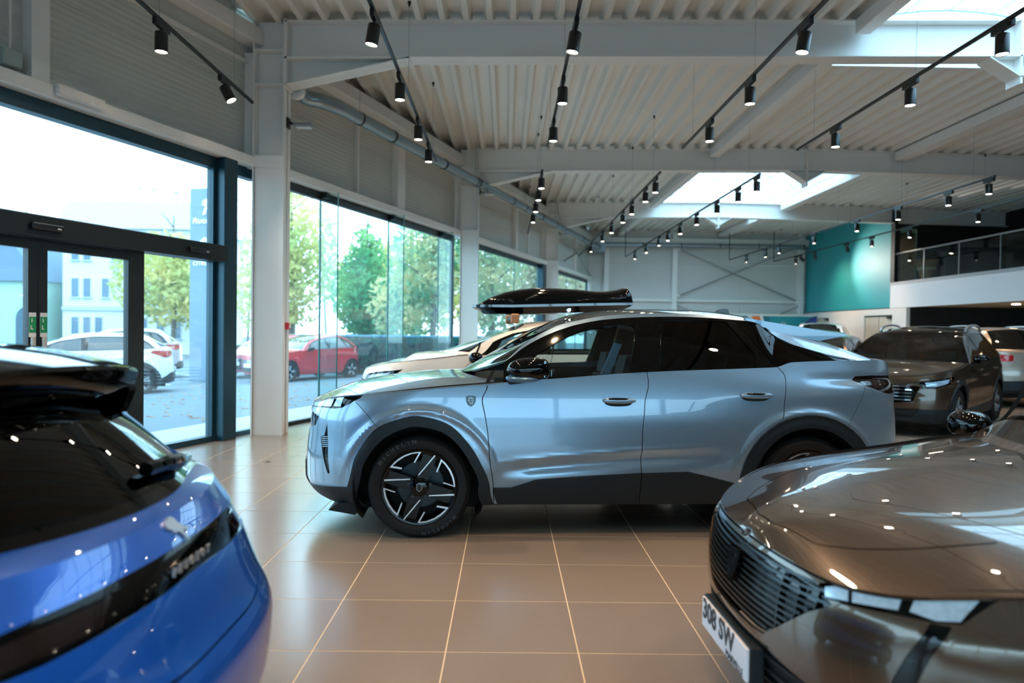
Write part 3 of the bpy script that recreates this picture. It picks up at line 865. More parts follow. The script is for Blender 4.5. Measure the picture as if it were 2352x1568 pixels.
def place_spot(x, y, rz, tilt, label, group, z=TZ):
    if not used0[0]: o = spot0; used0[0] = True
    else: o = copy_tree(spot0)
    o.location = (x, y, z - 0.034); o.rotation_euler = (0, 0, rz)
    hd = [c for c in o.children if c.name.startswith('lamp_head')][0]
    if True:
        piv = Matrix.Translation((0, 0, -0.10)); hd.matrix_local = piv @ Matrix.Rotation(tilt, 4, 'Y') @ piv.inverted()
    tag(o, label, 'spotlight', group)
    lo = bpy.data.objects.new('spot_beam', LD); COL.objects.link(lo)
    lo.parent = hd; lo.location = (0, 0, -0.29)
    return o
m_wire = mat('thin_steel_wire', '8a8f90', 0.5)
def make_track(x, y0, y1, label, hangers, z=TZ):
    t = empty('lighting_track', (x, y0, z))
    tag(t, label, 'lighting track')
    L = y1 - y0
    MB().cbox(-0.017, 0.017, 0, L, -0.034, 0.0, 0.003).build('rail', m_head, t)
    MB().box(-0.019, 0.019, -0.01, 0.0, -0.036, 0.002).build('end_cap', m_head, t)
    MB().box(-0.019, 0.019, L, L + 0.01, -0.036, 0.002).build('end_cap', m_head, t)
    for y in hangers:
        zt = roof_z(x) - z
        MB().tube([(0, y - y0, 0), (0, y - y0, zt)], 0.0022, 4).build('hanger_wire', m_wire, t)
        MB().lathe([(0.006, zt - 0.07), (0.022, zt - 0.02), (0.022, zt), (0, zt)], 2, (0, y - y0, 0), 10).build('hanger_cone', m_head, t)
    return t
ORD = ['first', 'second', 'third', 'fourth', 'fifth', 'sixth', 'seventh', 'eighth', 'ninth']
TR = [  # x, y0, y1, track name, lamp pixels (far to near), extra unseen lamp ys
    (-3.38, -3.0, 9.30, 'track beside the entrance glazing', [(525, 213), (396, 92)], [4.9, 2.2]),
    (-1.27, -5.0, 12.35, 'track right of the nearest column', [(993, 355), (970, 302), (932, 207), (872, 75)], [5.0, 3.2, 1.4, -0.6]),
    (0.62, -5.0, 11.25, 'track above the silver car bonnet', [(1257, 305), (1277, 215), (1303, 92)], [5.1, 3.6, 2.0, 0.2]),
    (2.78, -5.0, 11.25, 'track above the silver car cabin', [(1592, 305), (1676, 215), (1797, 92)], [5.0, 3.5, 1.9, 0.3]),
    (4.62, -5.0, 11.25, 'track crossing the bright skylight', [(1860, 318), (2013, 218), (2217, 95)], [5.2, 3.6, 2.2, 0.4]),
    (0.62, 13.0, 22.0, 'short far track above the roof box', [(1218, 500), (1220, 475), (1227, 447), (1235, 413)], []),
    (2.80, 13.0, 27.5, 'far track ending at the duct corner', [(1348, 570), (1368, 545), (1386, 525), (1404, 500), (1424, 480), (1453, 450), (1477, 428)], []),
    (4.65, 13.0, 27.6, 'far track crossing below the barred skylight', [(1434, 587), (1458, 572), (1483, 555), (1505, 543), (1532, 527), (1564, 505), (1601, 478), (1649, 450), (1706, 415)], []),
    (8.95, 12.9, 28.2, 'far track in front of the teal board', [(1682, 595), (1722, 582), (1757, 573), (1820, 549), (1921, 520), (2003, 492), (2120, 458), (2268, 410)], []),
    (10.9, 12.9, 28.6, 'farthest track beside the mezzanine', [(1793, 598), (1843, 588), (1895, 570), (1950, 556), (2029, 535), (2160, 497), (2309, 467)], []),
    (8.95, -5.0, 11.0, 'overhead track at the viewer on the mezzanine side', [], [9.0, 6.5, 4.0]),
]
rnd = random.Random(4)
for (x, y0, y1, nm, px, extra) in TR:
    hang = [y0 + 0.6] + [y0 + (y1 - y0) * k / 5 for k in range(1, 5)] + [y1 - 0.6]
    make_track(x, y0, y1, 'black ' + nm if 'overhead' not in nm else 'black overhead track outside the picture beside the mezzanine', hang)
    n = len(px)
    for i, (u, v) in enumerate(px):
        p = hit_plane(u, v, (0, 0, TZ - 0.2), (0, 0, 1))
        # along the track, where the lamp shows at that height
        y = max(y0 + 0.15, min(y1 - 0.15, p[1]))
        tl = 0.0
        if (u, v) in ((525, 213),): tl = -0.5
        if (u, v) in ((1843, 588), (1895, 570)): tl = -0.3
        if (u, v) in ((872, 75), (1303, 92), (1797, 92)): tl = 0.16
        place_spot(x, y, 0.0, tl, '%s spotlight from the far end, %s' % (ORD[i], nm), 'track spotlights')
    for y in extra:
        place_spot(x, y, 0.0, 0.0, 'black track spotlight overhead, outside the picture', 'overhead track spotlights')
# wall washer on the teal board
ww = place_spot(10.9, 26.1, 0.0, -0.9, 'black spotlight tilted to wash the teal board with white light', 'track spotlights')
wd = bpy.data.lights.new('teal_board_wash', 'SPOT'); wd.energy = 210; wd.color = (1.0, 0.90, 0.80); wd.spot_size = math.radians(78); wd.spot_blend = 0.9; wd.shadow_soft_size = 0.06
wo = bpy.data.objects.new('teal_board_wash', wd); COL.objects.link(wo); wo.parent = ww
wo.location = (0.12, 0, -0.25)
wo.rotation_euler = Vector((1.5, -1.9, -0.25)).to_track_quat('-Z', 'Y').to_euler()
# rod drops that feed the far tracks
for (x, y) in ((4.65, 27.6), (8.95, 28.2), (10.9, 28.6)):
    c = empty('track_feed_conduit', (x, y, TZ)); tag(c, 'thin bent conduit feeding the far track end by the ' + {4.65: 'barred skylight', 8.95: 'teal board', 10.9: 'mezzanine corner'}[x], 'conduit')
    MB().tube([(0, 0.012, -0.02), (-0.0, 0.06, -0.02), (0.0, 0.1, 0.04), (0, 0.1, roof_z(x) - TZ)], 0.016, 6).build('conduit_tube', m_head, c)

# ================================================================== CAR LIBRARY
def pip(P, poly):
    """points inside polygon (vectorised)"""
    P = np.asarray(P, float); poly = np.asarray(poly, float)
    x, y = P[:, 0], P[:, 1]; ins = np.zeros(len(P), bool)
    j = len(poly) - 1
    for i in range(len(poly)):
        xi, yi, xj, yj = poly[i, 0], poly[i, 1], poly[j, 0], poly[j, 1]
        if yi != yj:
            c = ((yi > y) != (yj > y)) & (x < (xj - xi) * (y - yi) / (yj - yi) + xi)
            ins ^= c
        j = i
    return ins
def strip_poly(pts, w):
    """polyline widened to a closed thin polygon"""
    P = [np.asarray(p, float) for p in pts]
    L, R = [], []
    for i, p in enumerate(P):
        t = P[min(i + 1, len(P) - 1)] - P[max(i - 1, 0)]
        t = t / (np.linalg.norm(t) + 1e-9); n = np.array([-t[1], t[0]])
        L.append(p + n * w / 2); R.append(p - n * w / 2)
    return L + R[::-1]
class Surf:
    """smooth surface patch over a 2-D domain; f(a, b) -> xyz arrays"""
    def __init__(s, f, dom, sgn=-1):
        s.f, s.dom, s.sgn = f, dom, sgn
        s._g = None
    def __call__(s, uv):
        uv = np.asarray(uv, float)
        return s.f(uv[:, 0], uv[:, 1])
    def normals(s, uv, e=0.003):
        uv = np.asarray(uv, float)
        A = s(uv + [e, 0]) - s(uv - [e, 0]); B = s(uv + [0, e]) - s(uv - [0, e])
        n = np.cross(A, B); l = np.linalg.norm(n, axis=1, keepdims=True)
        n = n / np.where(l < 1e-12, 1, l)
        if s.flip is None:
            s.flip = 1.0
        return n * s.flip
    flip = None
    def orient(s, uv, outward):
        """make the normal at uv agree with a direction"""
        s.flip = 1.0
        n = s.normals(np.array([uv]))[0]
        s.flip = 1.0 if n.dot(np.asarray(outward, float)) >= 0 else -1.0
        return s
    def inv(s, pts, fn, sub=None):
        """uv of the points whose fn(xyz) is nearest to pts (2-D)"""
        D = np.asarray(s.dom, float) if sub is None else np.asarray(sub, float)
        lo, hi = D.min(0), D.max(0)
        g = np.stack(np.meshgrid(np.linspace(lo[0], hi[0], 240), np.linspace(lo[1], hi[1], 70), indexing='ij'), -1).reshape(-1, 2)
        q = fn(s(g))
        out = []
        sc = (hi - lo)
        for p in np.asarray(pts, float):
            k = np.argmin(((q - p) ** 2).sum(1)); u = g[k].copy()
            for _ in range(6):
                e = 1e-4
                a = fn(s(np.array([u, u + [e, 0], u + [0, e]])))
                J = np.stack([(a[1] - a[0]) / e, (a[2] - a[0]) / e], 1)
                try: d = np.linalg.solve(J.T @ J + 1e-6 * np.eye(2), J.T @ (p - a[0]))
                except Exception: break
                d = np.clip(d, -sc * 0.05, sc * 0.05)
                u = u + d
                u = np.clip(u, lo - 0.02 * sc, hi + 0.02 * sc)
            out.append(u)
        return out
def carve(S, regions, step, cuts=()):
    """triangulate the domain of S with region borders as edges.
    regions: list of (name, polygon) - the last one that contains a triangle wins; cuts: polygons left open"""
    dom = [np.asarray(p, float) for p in S.dom]
    allp = [('body', dom)] + [(n, p) for n, p in regions] + [('cut', p) for p in cuts]
    pts, edges = [], []
    samples = []
    for n, poly in allp:
        r = resample(poly, step * 0.9, True)
        b = len(pts); pts += [tuple(p) for p in r]; samples += r
        edges += [(b + i, b + (i + 1) % len(r)) for i in range(len(r))]
    D = np.array(dom); lo, hi = D.min(0), D.max(0)
    nx, ny = int((hi[0] - lo[0]) / step) + 1, int((hi[1] - lo[1]) / step) + 1
    g = np.stack(np.meshgrid(np.linspace(lo[0], hi[0], nx + 1), np.linspace(lo[1], hi[1], ny + 1), indexing='ij'), -1).reshape(-1, 2)
    g = g[pip(g, dom)]
    if len(g):
        Sm = np.array(samples); keep = np.ones(len(g), bool)
        for i in range(0, len(g), 2000):
            d = ((g[i:i + 2000, None, :] - Sm[None]) ** 2).sum(2).min(1)
            keep[i:i + 2000] = d > (0.35 * step) ** 2
        g = g[keep]
        pts += [tuple(p) for p in g]
    V, E, F, *_ = delaunay_2d_cdt([Vector((float(p[0]), float(p[1]))) for p in pts], edges, [], 0, 1e-6)
    V = np.array([(v.x, v.y) for v in V])
    T = np.array([list(f)[:3] for f in F if len(f) == 3])
    C = V[T].mean(1)
    ids = np.full(len(T), -1)
    names = []
    for k, (n, poly) in enumerate(allp):
        names.append(n)
        ids[pip(C, poly)] = k
    inside = pip(C, dom)
    out = {}
    for k, n in enumerate(names):
        if n == 'cut': continue
        t = T[(ids == k) & inside]
        if len(t) == 0: continue
        out.setdefault(n, []).append(t)
    res = {}
    for n, ts in out.items():
        t = np.concatenate(ts)
        u, inv = np.unique(t, return_inverse=True)
        res[n] = (V[u], inv.reshape(t.shape))
    return res
def shell(name, S, uv, tri, mt, parent, off=0.0, skirt=0.012, mirror=False, flat=False):
    """mesh a carved region on its surface, pushed out by off, with folded-in edges"""
    P, Nn = S(uv), S.normals(uv)
    P = P + Nn * off
    tri = np.asarray(tri)
    a, b, c = P[tri[:, 0]], P[tri[:, 1]], P[tri[:, 2]]
    fn = np.cross(b - a, c - a)
    flipm = (fn * Nn[tri[:, 0]]).sum(1) < 0
    tri = tri.copy(); tri[flipm] = tri[flipm][:, ::-1]
    V, N, F = [P], [Nn], [tri]
    if skirt:
        e = np.concatenate([tri[:, [0, 1]], tri[:, [1, 2]], tri[:, [2, 0]]])
        key = np.sort(e, 1); _, first, cnt = np.unique(key, axis=0, return_index=True, return_counts=True)
        be = e[first[cnt == 1]]
        if len(be):
            A, B = P[be[:, 0]], P[be[:, 1]]
            na, nb = Nn[be[:, 0]], Nn[be[:, 1]]
            t = B - A; side = np.cross(t, na); side /= np.linalg.norm(side, axis=1, keepdims=True) + 1e-12
            n0 = len(P); k = len(be)
            V += [A, B, B - nb * skirt, A - na * skirt]; N += [side] * 4
            i = np.arange(k)
            q = np.stack([n0 + i + k, n0 + i, n0 + i + 3 * k, n0 + i + 2 * k], 1)
            F = [tri, q[:, [0, 1, 2]], q[:, [0, 2, 3]]]
    V, N, F = np.concatenate(V), np.concatenate(N), np.concatenate(F)
    if mirror:
        V2 = V * [1, -1, 1]; N2 = N * [1, -1, 1]; F2 = F[:, ::-1] + len(V)
        if mirror == 'both':
            mid = np.where(np.abs(V[:, 1]) < 1e-4)[0]          # shared rim on the centre line
            rm = np.arange(len(V)) + len(V); rm[mid] = mid
            V, N, F = np.concatenate([V, V2]), np.concatenate([N, N2]), np.concatenate([F, rm[F[:, ::-1]]])
        else:
            V, N, F = V2, N2, F[:, ::-1]
    return mesh_np(name, V, F, mt, parent, normals=None if flat else N)
def components(tri, nv):
    lab = np.arange(nv)
    while True:
        m = lab[tri].min(1); new = lab.copy()
        for k in range(3): np.minimum.at(new, tri[:, k], m)
        new = new[new]
        if np.array_equal(new, lab): break
        lab = new
    out = []
    tl_ = lab[tri[:, 0]]
    for c in np.unique(tl_):
        t = tri[tl_ == c]; u, inv = np.unique(t, return_inverse=True)
        out.append((u, inv.reshape(t.shape)))
    return out
def panels(name, S, uv, tri, mt, parent, off=0.0, skirt=0.012, mirror=False):
    """one object for each separate panel of a region"""
    o = None
    for u, t in sorted(components(np.asarray(tri), len(uv)), key=lambda c: -len(c[1])):
        if len(t) < 3: continue
        q = shell(name, S, uv[u], t, mt, parent, off, skirt, mirror)
        o = o or q
    return o
def make_ring(z, xf, xr, w, Lf, Lr, nf, nr, ztop, zbot, disp=None, sgn=-1, zmid=0.6):
    """plan outlines stacked over height; half body from the front centre round one side to the rear centre.
    ztop, zbot: height of the upper / lower edge as a function of nominal x. Coordinates: (arc length, z)"""
    fx, rx, wf = spl(z, xf), spl(z, xr), spl(z, w)
    Lff = spl(z, Lf) if np.ndim(Lf) else (lambda q: np.full(np.shape(q), float(Lf)))
    Lrf = spl(z, Lr) if np.ndim(Lr) else (lambda q: np.full(np.shape(q), float(Lr)))
    def pt(u, zz):
        u = np.asarray(u, float); zz = np.asarray(zz, float)
        F0, R0, W0, lf, lr = fx(zz), rx(zz), wf(zz), Lff(zz), Lrf(zz)
        th = np.clip(u, 0, 1) * math.pi / 2
        c = np.clip(np.cos(th), 0, 1) ** (2 / nf); s_ = np.clip(np.sin(th), 0, 1) ** (2 / nf)
        x1, y1 = F0 + lf * (1 - c), W0 * s_
        t = np.clip(u - 1, 0, 1)
        x2, y2 = (F0 + lf) * (1 - t) + (R0 - lr) * t, W0
        ph = np.clip(3 - u, 0, 1) * math.pi / 2
        c = np.clip(np.cos(ph), 0, 1) ** (2 / nr); s_ = np.clip(np.sin(ph), 0, 1) ** (2 / nr)
        x3, y3 = R0 - lr * (1 - c), W0 * s_
        x = np.where(u < 1, x1, np.where(u < 2, x2, x3)); y = np.where(u < 1, y1, np.where(u < 2, y2, y3))
        return x, y
    uu = np.concatenate([np.linspace(0, 1, 400)[:-1], np.linspace(1, 2, 100)[:-1], np.linspace(2, 3, 400)])
    X, Y = pt(uu, np.full(len(uu), zmid))
    ll = np.concatenate([[0], np.cumsum(np.hypot(np.diff(X), np.diff(Y)))])
    def f(l, zz):
        u = np.interp(np.abs(l), ll, uu)
        x, y = pt(u, zz)
        sg = np.where(np.asarray(l) < 0, -1.0, 1.0)   # past the centre line the outline carries on to the other side
        over = np.asarray(l) > ll[-1]
        u2 = np.interp(2 * ll[-1] - np.asarray(l), ll, uu)
        x_, y_ = pt(u2, zz)
        x = np.where(over, x_, x); y = np.where(over, -y_, y * sg)
        if disp is not None: y = y + np.sign(y) * disp(x, zz) * np.clip(np.abs(y) / 0.5 - 0.2, 0, 1)
        return np.stack([x, sgn * y, zz], -1)
    zt = lambda l: ztop(np.interp(l, ll, X)); zbm = lambda l: zbot(np.interp(l, ll, X))
    ls = np.linspace(0, ll[-1], 260)
    dom = [(l, float(zbm(l))) for l in ls] + [(l, float(zt(l))) for l in ls[::-1]]
    S = Surf(f, dom, sgn)
    S.L = ll[-1]; S.l_of_x = lambda x: np.interp(x, X, ll) if np.all(np.diff(X) >= 0) else float(ll[np.argmin(np.abs(X - x))])
    S.zt, S.zb = zt, zbm
    m = ll[-1] / 2
    S.orient((m, 0.6), (0, sgn, 0))
    return S
def curve3(pts, ts=None):
    P = np.asarray(pts, float)
    if ts is None:
        d = np.concatenate([[0], np.cumsum(np.linalg.norm(np.diff(P, axis=0), axis=1))]); ts = d / d[-1]
    fs = [spl(ts, P[:, k]) for k in range(P.shape[1])]
    return lambda t: np.stack([g(t) for g in fs], -1)
def blend_patch(Cc, Ec, La, Wd, px=2.0, pz=2.2, a0=0.0, a1=1.0, half=False, py=1.0):
    """patch from a centre line Cc(a) to an edge Ec(a) on side -y; b in [-Wd, Wd] metres across (mirror on +b)"""
    def f(a, b):
        a = np.asarray(a) / La; s = np.asarray(b) / Wd
        A = np.clip(a, a0 - 0.05, a1 + 0.05)
        C, E = Cc(A), Ec(A)
        t = np.abs(s); t = np.minimum(t, 1.15)
        x = C[..., 0] + (E[..., 0] - C[..., 0]) * t ** px
        y = E[..., 1] * t ** py * np.where(s < 0, 1, -1)
        zz = C[..., 2] + (E[..., 2] - C[..., 2]) * t ** pz
        return np.stack([x, y, zz], -1)
    dom = [(a0 * La, -Wd), (a1 * La, -Wd), (a1 * La, Wd), (a0 * La, Wd)]
    if half: dom = [(a0 * La, -Wd), (a1 * La, -Wd), (a1 * La, 0), (a0 * La, 0)]
    return Surf(f, dom)
def side_patch(Bc, Uc, La, Hd, bulge=0.03):
    """greenhouse side between lower rail Bc(a) and upper rail Uc(a)"""
    def f(a, b):
        a = np.asarray(a) / La; t = np.asarray(b) / Hd
        A = np.clip(a, -0.02, 1.02)
        B, U = Bc(A), Uc(A)
        P = B + (U - B) * t[..., None]
        k = np.clip(4 * t * (1 - t), -0.3, 1) * bulge * np.clip(np.linalg.norm(U - B, axis=-1) / 0.4, 0, 1)
        P[..., 1] -= k
        return P
    dom = [(a * La, 0) for a in np.linspace(0, 1, 60)] + [(a * La, Hd) for a in np.linspace(1, 0, 60)]
    S = Surf(f, dom)
    return S.orient((La / 2, Hd / 2), (0, -1, 0.3))

# ---- paints, glass, rubber
def paint(name, base, metal=0.55, rough=0.34, coat=1.0):
    return mat(name, base, rough, metal=metal, coat=coat, coat_rough=0.02, noise=(900, 0.05))
m_tire = mat('tyre_rubber', '101214', 0.65, spec=0.3, bump=(90, 0.15))
m_rimblk = mat('gloss_black_wheel', '040506', 0.2, spec=0.3)
m_rimcut = mat('machined_wheel_face', 'c9ced2', 0.28, metal=0.8)
m_rimsil = mat('silver_wheel', 'b9bfc4', 0.3, metal=0.7)
m_clad = mat('black_grained_cladding', '0f1b21', 0.5, spec=0.35, bump=(400, 0.2))
m_gloss = mat('gloss_black_trim', '030405', 0.06, coat=0.0, spec=0.36)
m_dark = mat('dark_recess', '020303', 0.8)
m_chrome = mat('chrome_trim', 'd5d8da', 0.08, metal=1.0)
m_lampg = glass('lamp_cover_glass', (0.96, 0.98, 1.0), refl=1.3)
m_reflector = mat('headlamp_reflector', 'cfdce6', 0.15, metal=0.9)
m_led = mat('headlamp_lens', 'a9c6da', 0.22, metal=0.35, spec=0.8, coat=1.0, noise=(45, 0.35))
m_tail = mat('red_tail_lamp', 'a80f16', 0.12, coat=1.0, spec=0.6)
m_tail_dk = mat('smoked_tail_lamp', '120506', 0.08, coat=1.0)
m_tint = glass('dark_tinted_car_glass', (0.008, 0.012, 0.014), refl=0.75)
m_clear = glass('light_car_glass', (0.74, 0.84, 0.84), refl=1.2)
m_screen = glass('windscreen_glass', (0.45, 0.56, 0.56), refl=1.2)
m_opaque_glass = mat('dark_glazing', '06090b', 0.04, spec=0.8, coat=0.5)
m_seat = mat('black_seat_fabric', '14181b', 0.8, bump=(200, 0.2))
m_seat2 = mat('blue_grey_seat_trim', '33566a', 0.7)
m_plate = mat('white_plate', 'e3e6ee', 0.35)
m_plate_ink = mat('dark_plate_ink', '2b3038', 0.5)

def wheel_mesh_tire(R, rr, w, n=56):
    """tyre lathe, axis y, outer face at -w/2"""
    h = w / 2
    prof = [(rr - 0.01, -h + 0.03), (rr, -h + 0.012), (rr + 0.012, -h + 0.004), (rr + (R - rr) * 0.35, -h - 0.004), (rr + (R - rr) * 0.62, -h - 0.002), (R - 0.028, -h + 0.012), (R - 0.012, -h + 0.024), (R - 0.002, -h + 0.045), (R, -h + 0.07), (R, h - 0.07), (R - 0.012, h - 0.024), (R - 0.03, h - 0.01), (rr, h - 0.01), (rr - 0.01, h - 0.03)]
    return MB().lathe(prof, 1, (0, 0, 0), n)
def add_wheel(car, x, y, R, rr, w, style, side=-1, rot=0.0, name='wheel'):
    """wheel part with tyre, barrel, spokes; side -1 faces -y"""
    o = empty(name, (x, y, R - 0.006), 0 if side < 0 else math.pi, car)
    wheel_mesh_tire(R, rr, w).build('tire', m_tire, o)
    h = w / 2
    Ry = Matrix.Rotation(rot, 4, 'Y')
    MB().lathe([(rr - 0.002, -h + 0.004), (rr - 0.014, -h + 0.006), (rr - 0.022, -h + 0.03), (rr - 0.035, 0.0), (rr - 0.03, h - 0.02)], 1, (0, 0, 0), 48).build('rim_barrel', m_rimblk, o)
    MB().lathe([(0.165, 0.0), (0.165, 0.012), (0.0, 0.012)], 1, (0, 0, 0), 32).build('brake_disc', mat('brake_disc_steel', '2f363a', 0.4, metal=0.7), o)
    MB().lathe([(rr - 0.03, 0.03), (0.0, 0.03)], 1, (0, 0, 0), 32).build('wheel_back', m_dark, o)
    y0 = -h + 0.012
    if style == 'hero':
        c, k = (800.0, 810.0), (rr - 0.008) / 492.0
        def q(px): return ((px[0] - c[0]) * k, -(px[1] - c[1]) * k)
        def rot2(p): return (-p[0], -p[1])
        # four broad black spokes
        for a in (72, 162, 252, 342):
            a = math.radians(a); ca, sa = math.cos(a), math.sin(a)
            def pol(r, d): return (r * math.cos(a + d), r * math.sin(a + d))
            poly = [pol(0.055, -0.7), pol(0.11, -0.42), pol(rr - 0.03, -0.21), pol(rr - 0.012, -0.20), pol(rr - 0.012, 0.20), pol(rr - 0.03, 0.21), pol(0.11, 0.42), pol(0.055, 0.7)]
            MB().prism(poly, 1, y0 + 0.012, y0 + 0.045).build('spoke', m_rimblk, o)
        rim = MB()
        n = 64
        V, F = [], []
        for r, yy_ in ((rr - 0.006, y0 - 0.006), (rr - 0.03, y0 + 0.002)):
            for i in range(n): V.append((r * math.cos(2 * math.pi * i / n), yy_, r * math.sin(2 * math.pi * i / n)))
        F = [(i, (i + 1) % n, n + (i + 1) % n, n + i) for i in range(n)]
        rim.add(V, F, True).build('rim_lip', m_rimblk, o)
        half = [  # machined facets of one half; the other half is the same turned round
            [(780, 640), (1000, 370), (1018, 376), (806, 632), (786, 646)],
            [(675, 692), (325, 700), (320, 724), (672, 706)],
            [(400, 540), (470, 455), (560, 390), (660, 345), (770, 323), (824, 325), (738, 478), (720, 474), (790, 345), (700, 356), (600, 395), (510, 455), (440, 520), (570, 545), (560, 566)],
            [(1085, 425), (1150, 482), (1215, 570), (1260, 670), (1285, 808), (1115, 752), (1122, 740), (1262, 785), (1238, 680), (1195, 585), (1140, 505), (1096, 462), (1040, 605), (1022, 600)],
        ]
        for poly in half:
            for f2 in (lambda p: p, rot2):
                MB().prism([f2(q(p)) for p in poly], 1, y0 - 0.004, y0 + 0.014).build('spoke_facet', m_rimcut, o)
        hub = MB().lathe([(0.068, y0 + 0.02), (0.064, y0 - 0.004), (0.05, y0 - 0.012), (0.0, y0 - 0.012)], 1, (0, 0, 0), 5 * 6).build('hub_cap', m_gloss, o)
        sh = [(-0.021, 0.024), (0.0, 0.03), (0.021, 0.024), (0.019, -0.012), (0.0, -0.03), (-0.019, -0.012)]
        MB().prism(sh, 1, y0 - 0.015, y0 - 0.012).build('hub_shield', mat('hub_silver', '7a8286', 0.35, metal=0.6), hub)
        MB().prism([(a * 0.8, b * 0.8) for a, b in sh], 1, y0 - 0.0165, y0 - 0.015).build('hub_shield_field', m_gloss, hub)
        for i in range(5):
            a = 2 * math.pi * i / 5 + 0.3
            MB().lathe([(0.011, y0 + 0.02), (0.011, y0 - 0.006), (0.0, y0 - 0.006)], 1, (0.078 * math.cos(a), 0, 0.078 * math.sin(a)), 6, False).build('wheel_nut', m_alu_dk, o)
    else:
        ns, wd, col, tw = {'star5': (5, 0.30, m_rimsil, 0.0), 'twin5': (10, 0.12, m_rimsil, 0.0), 'dark5': (5, 0.26, m_rimblk, 0.1), 'dia5': (5, 0.24, m_rimcut, 0.12)}[style]
        for i in range(ns):
            a = 2 * math.pi * i / ns + rot
            if style == 'twin5': a = 2 * math.pi * (i // 2) / 5 + (0.17 if i % 2 else -0.17) + rot
            def pol(r, d): return (r * math.cos(a + d), r * math.sin(a + d))
            poly = [pol(0.05, -0.5), pol(0.10, -wd), pol(rr - 0.012, -wd * 0.55 + tw), pol(rr - 0.012, wd * 0.55 + tw), pol(0.10, wd), pol(0.05, 0.5)]
            MB().prism(poly, 1, y0, y0 + 0.04).build('spoke', col, o)
        MB().lathe([(0.06, y0 + 0.03), (0.055, y0 - 0.006), (0.0, y0 - 0.006)], 1, (0, 0, 0), 20).build('hub_cap', m_gloss, o)
        MB().lathe([(rr - 0.004, y0 - 0.004), (rr - 0.02, y0 + 0.004)], 1, (0, 0, 0), 48).build('rim_lip', col, o)
    return o
def arch_pts(cx, cz, r, zlow, n=26, rx=1.0):
    """arch opening as a closed polygon in side view, open to below"""
    a0 = math.asin(max(-1, min(1, (zlow - cz) / r)))
    pts = [(cx + rx * r * math.cos(a), cz + r * math.sin(a)) for a in np.linspace(a0, math.pi - a0, n)]
    return pts
def seats(car, xs, z=0.32, col=None, w=0.5, back=0.72):
    for x in xs:
        for y in (-0.38, 0.38):
            s = MB()
            s.cbox(x - 0.28, x + 0.24, y - w / 2, y + w / 2, z, z + 0.20, 0.05)
            s.prism([(x + 0.16, z + 0.12), (x + 0.30, z + 0.12), (x + 0.46, z + back), (x + 0.36, z + back)], 1, y - w / 2 + 0.02, y + w / 2 - 0.02)
            s.prism([(x + 0.37, z + back + 0.02), (x + 0.45, z + back + 0.02), (x + 0.48, z + back + 0.19), (x + 0.41, z + back + 0.19)], 1, y - 0.14, y + 0.14)
            s.build('seat', m_seat, car)

# ================================================================== CARS: shared assembly
def to_px(car_m):
    A = np.array(car_m)[:3, :3]; t = np.array(car_m)[:3, 3]
    return lambda P: proj_np(P @ A.T + t)
def xz(P): return P[:, [0, 2]]
class Car:
    def __init__(s, name, loc, a, label, cat='car', group=None):
        s.root = empty(name, loc, a)
        tag(s.root, label, cat, group)
        s.M = np.array(Matrix.Translation(loc) @ Matrix.Rotation(a, 4, 'Z'))
        s.px = to_px(s.M)
    def loc(s, u, v, y):
        """local point seen at a picture position, on the lengthwise plane at lateral y"""
        n = s.M[:3, 1]; p = hit_plane(u, v, s.M[:3, 3] + n * y, n)
        return s.M[:3, :3].T @ (p - s.M[:3, 3])
def gap_liner(S, line, parent, w=0.03, d=0.012, mirror=False):
    pts = resample(line, 0.04)
    sp = strip_poly(pts, w); n = len(pts)
    uv = np.array(sp); P = S(uv) - S.normals(uv) * d
    F = [(i, i + 1, 2 * n - 2 - i, 2 * n - 1 - i) for i in range(n - 1)]
    if mirror: mesh_np('gap_liner', P * [1, -1, 1], [f[::-1] for f in F], m_dark, parent)
    return mesh_np('gap_liner', P, F, m_dark, parent)
def ellipsoid(c, r, n=16, m=10, e=1.0):
    V, F = [], []
    for j in range(m + 1):
        t = math.pi * j / m
        for i in range(n):
            a = 2 * math.pi * i / n
            f = lambda q: math.copysign(abs(q) ** e, q)
            V.append((c[0] + r[0] * f(math.sin(t)) * f(math.cos(a)), c[1] + r[1] * f(math.sin(t)) * f(math.sin(a)), c[2] + r[2] * f(math.cos(t))))
    for j in range(m):
        for i in range(n): F.append((j * n + i, j * n + (i + 1) % n, (j + 1) * n + (i + 1) % n, (j + 1) * n + i))
    return V, F
def well(car, x, zc, r, y0, y1, zlow=0.14):
    """dark inner wheel arch on both sides"""
    for sg in (-1, 1):
        m = MB(); n = 20
        aa = [math.pi * (-0.18) + math.pi * 1.36 * k / n for k in range(n + 1)]
        V = [(x + r * math.cos(a), sg * y0, max(zlow, zc + r * math.sin(a))) for a in aa] + [(x + r * math.cos(a), sg * y1, max(zlow, zc + r * math.sin(a))) for a in aa]
        F = [(i, i + 1, n + 2 + i, n + 1 + i) for i in range(n)]
        F.append(tuple(n + 1 + i for i in range(n + 1)))
        m.add(V, F)
        m.build('wheel_well', m_dark, car.root)
def shield(w, h): return [(-w / 2, h * 0.42), (-w * 0.25, h * 0.5), (w * 0.25, h * 0.5), (w / 2, h * 0.42), (w * 0.46, -h * 0.05), (w * 0.3, -h * 0.32), (0, -h * 0.5), (-w * 0.3, -h * 0.32), (-w * 0.46, -h * 0.05)]
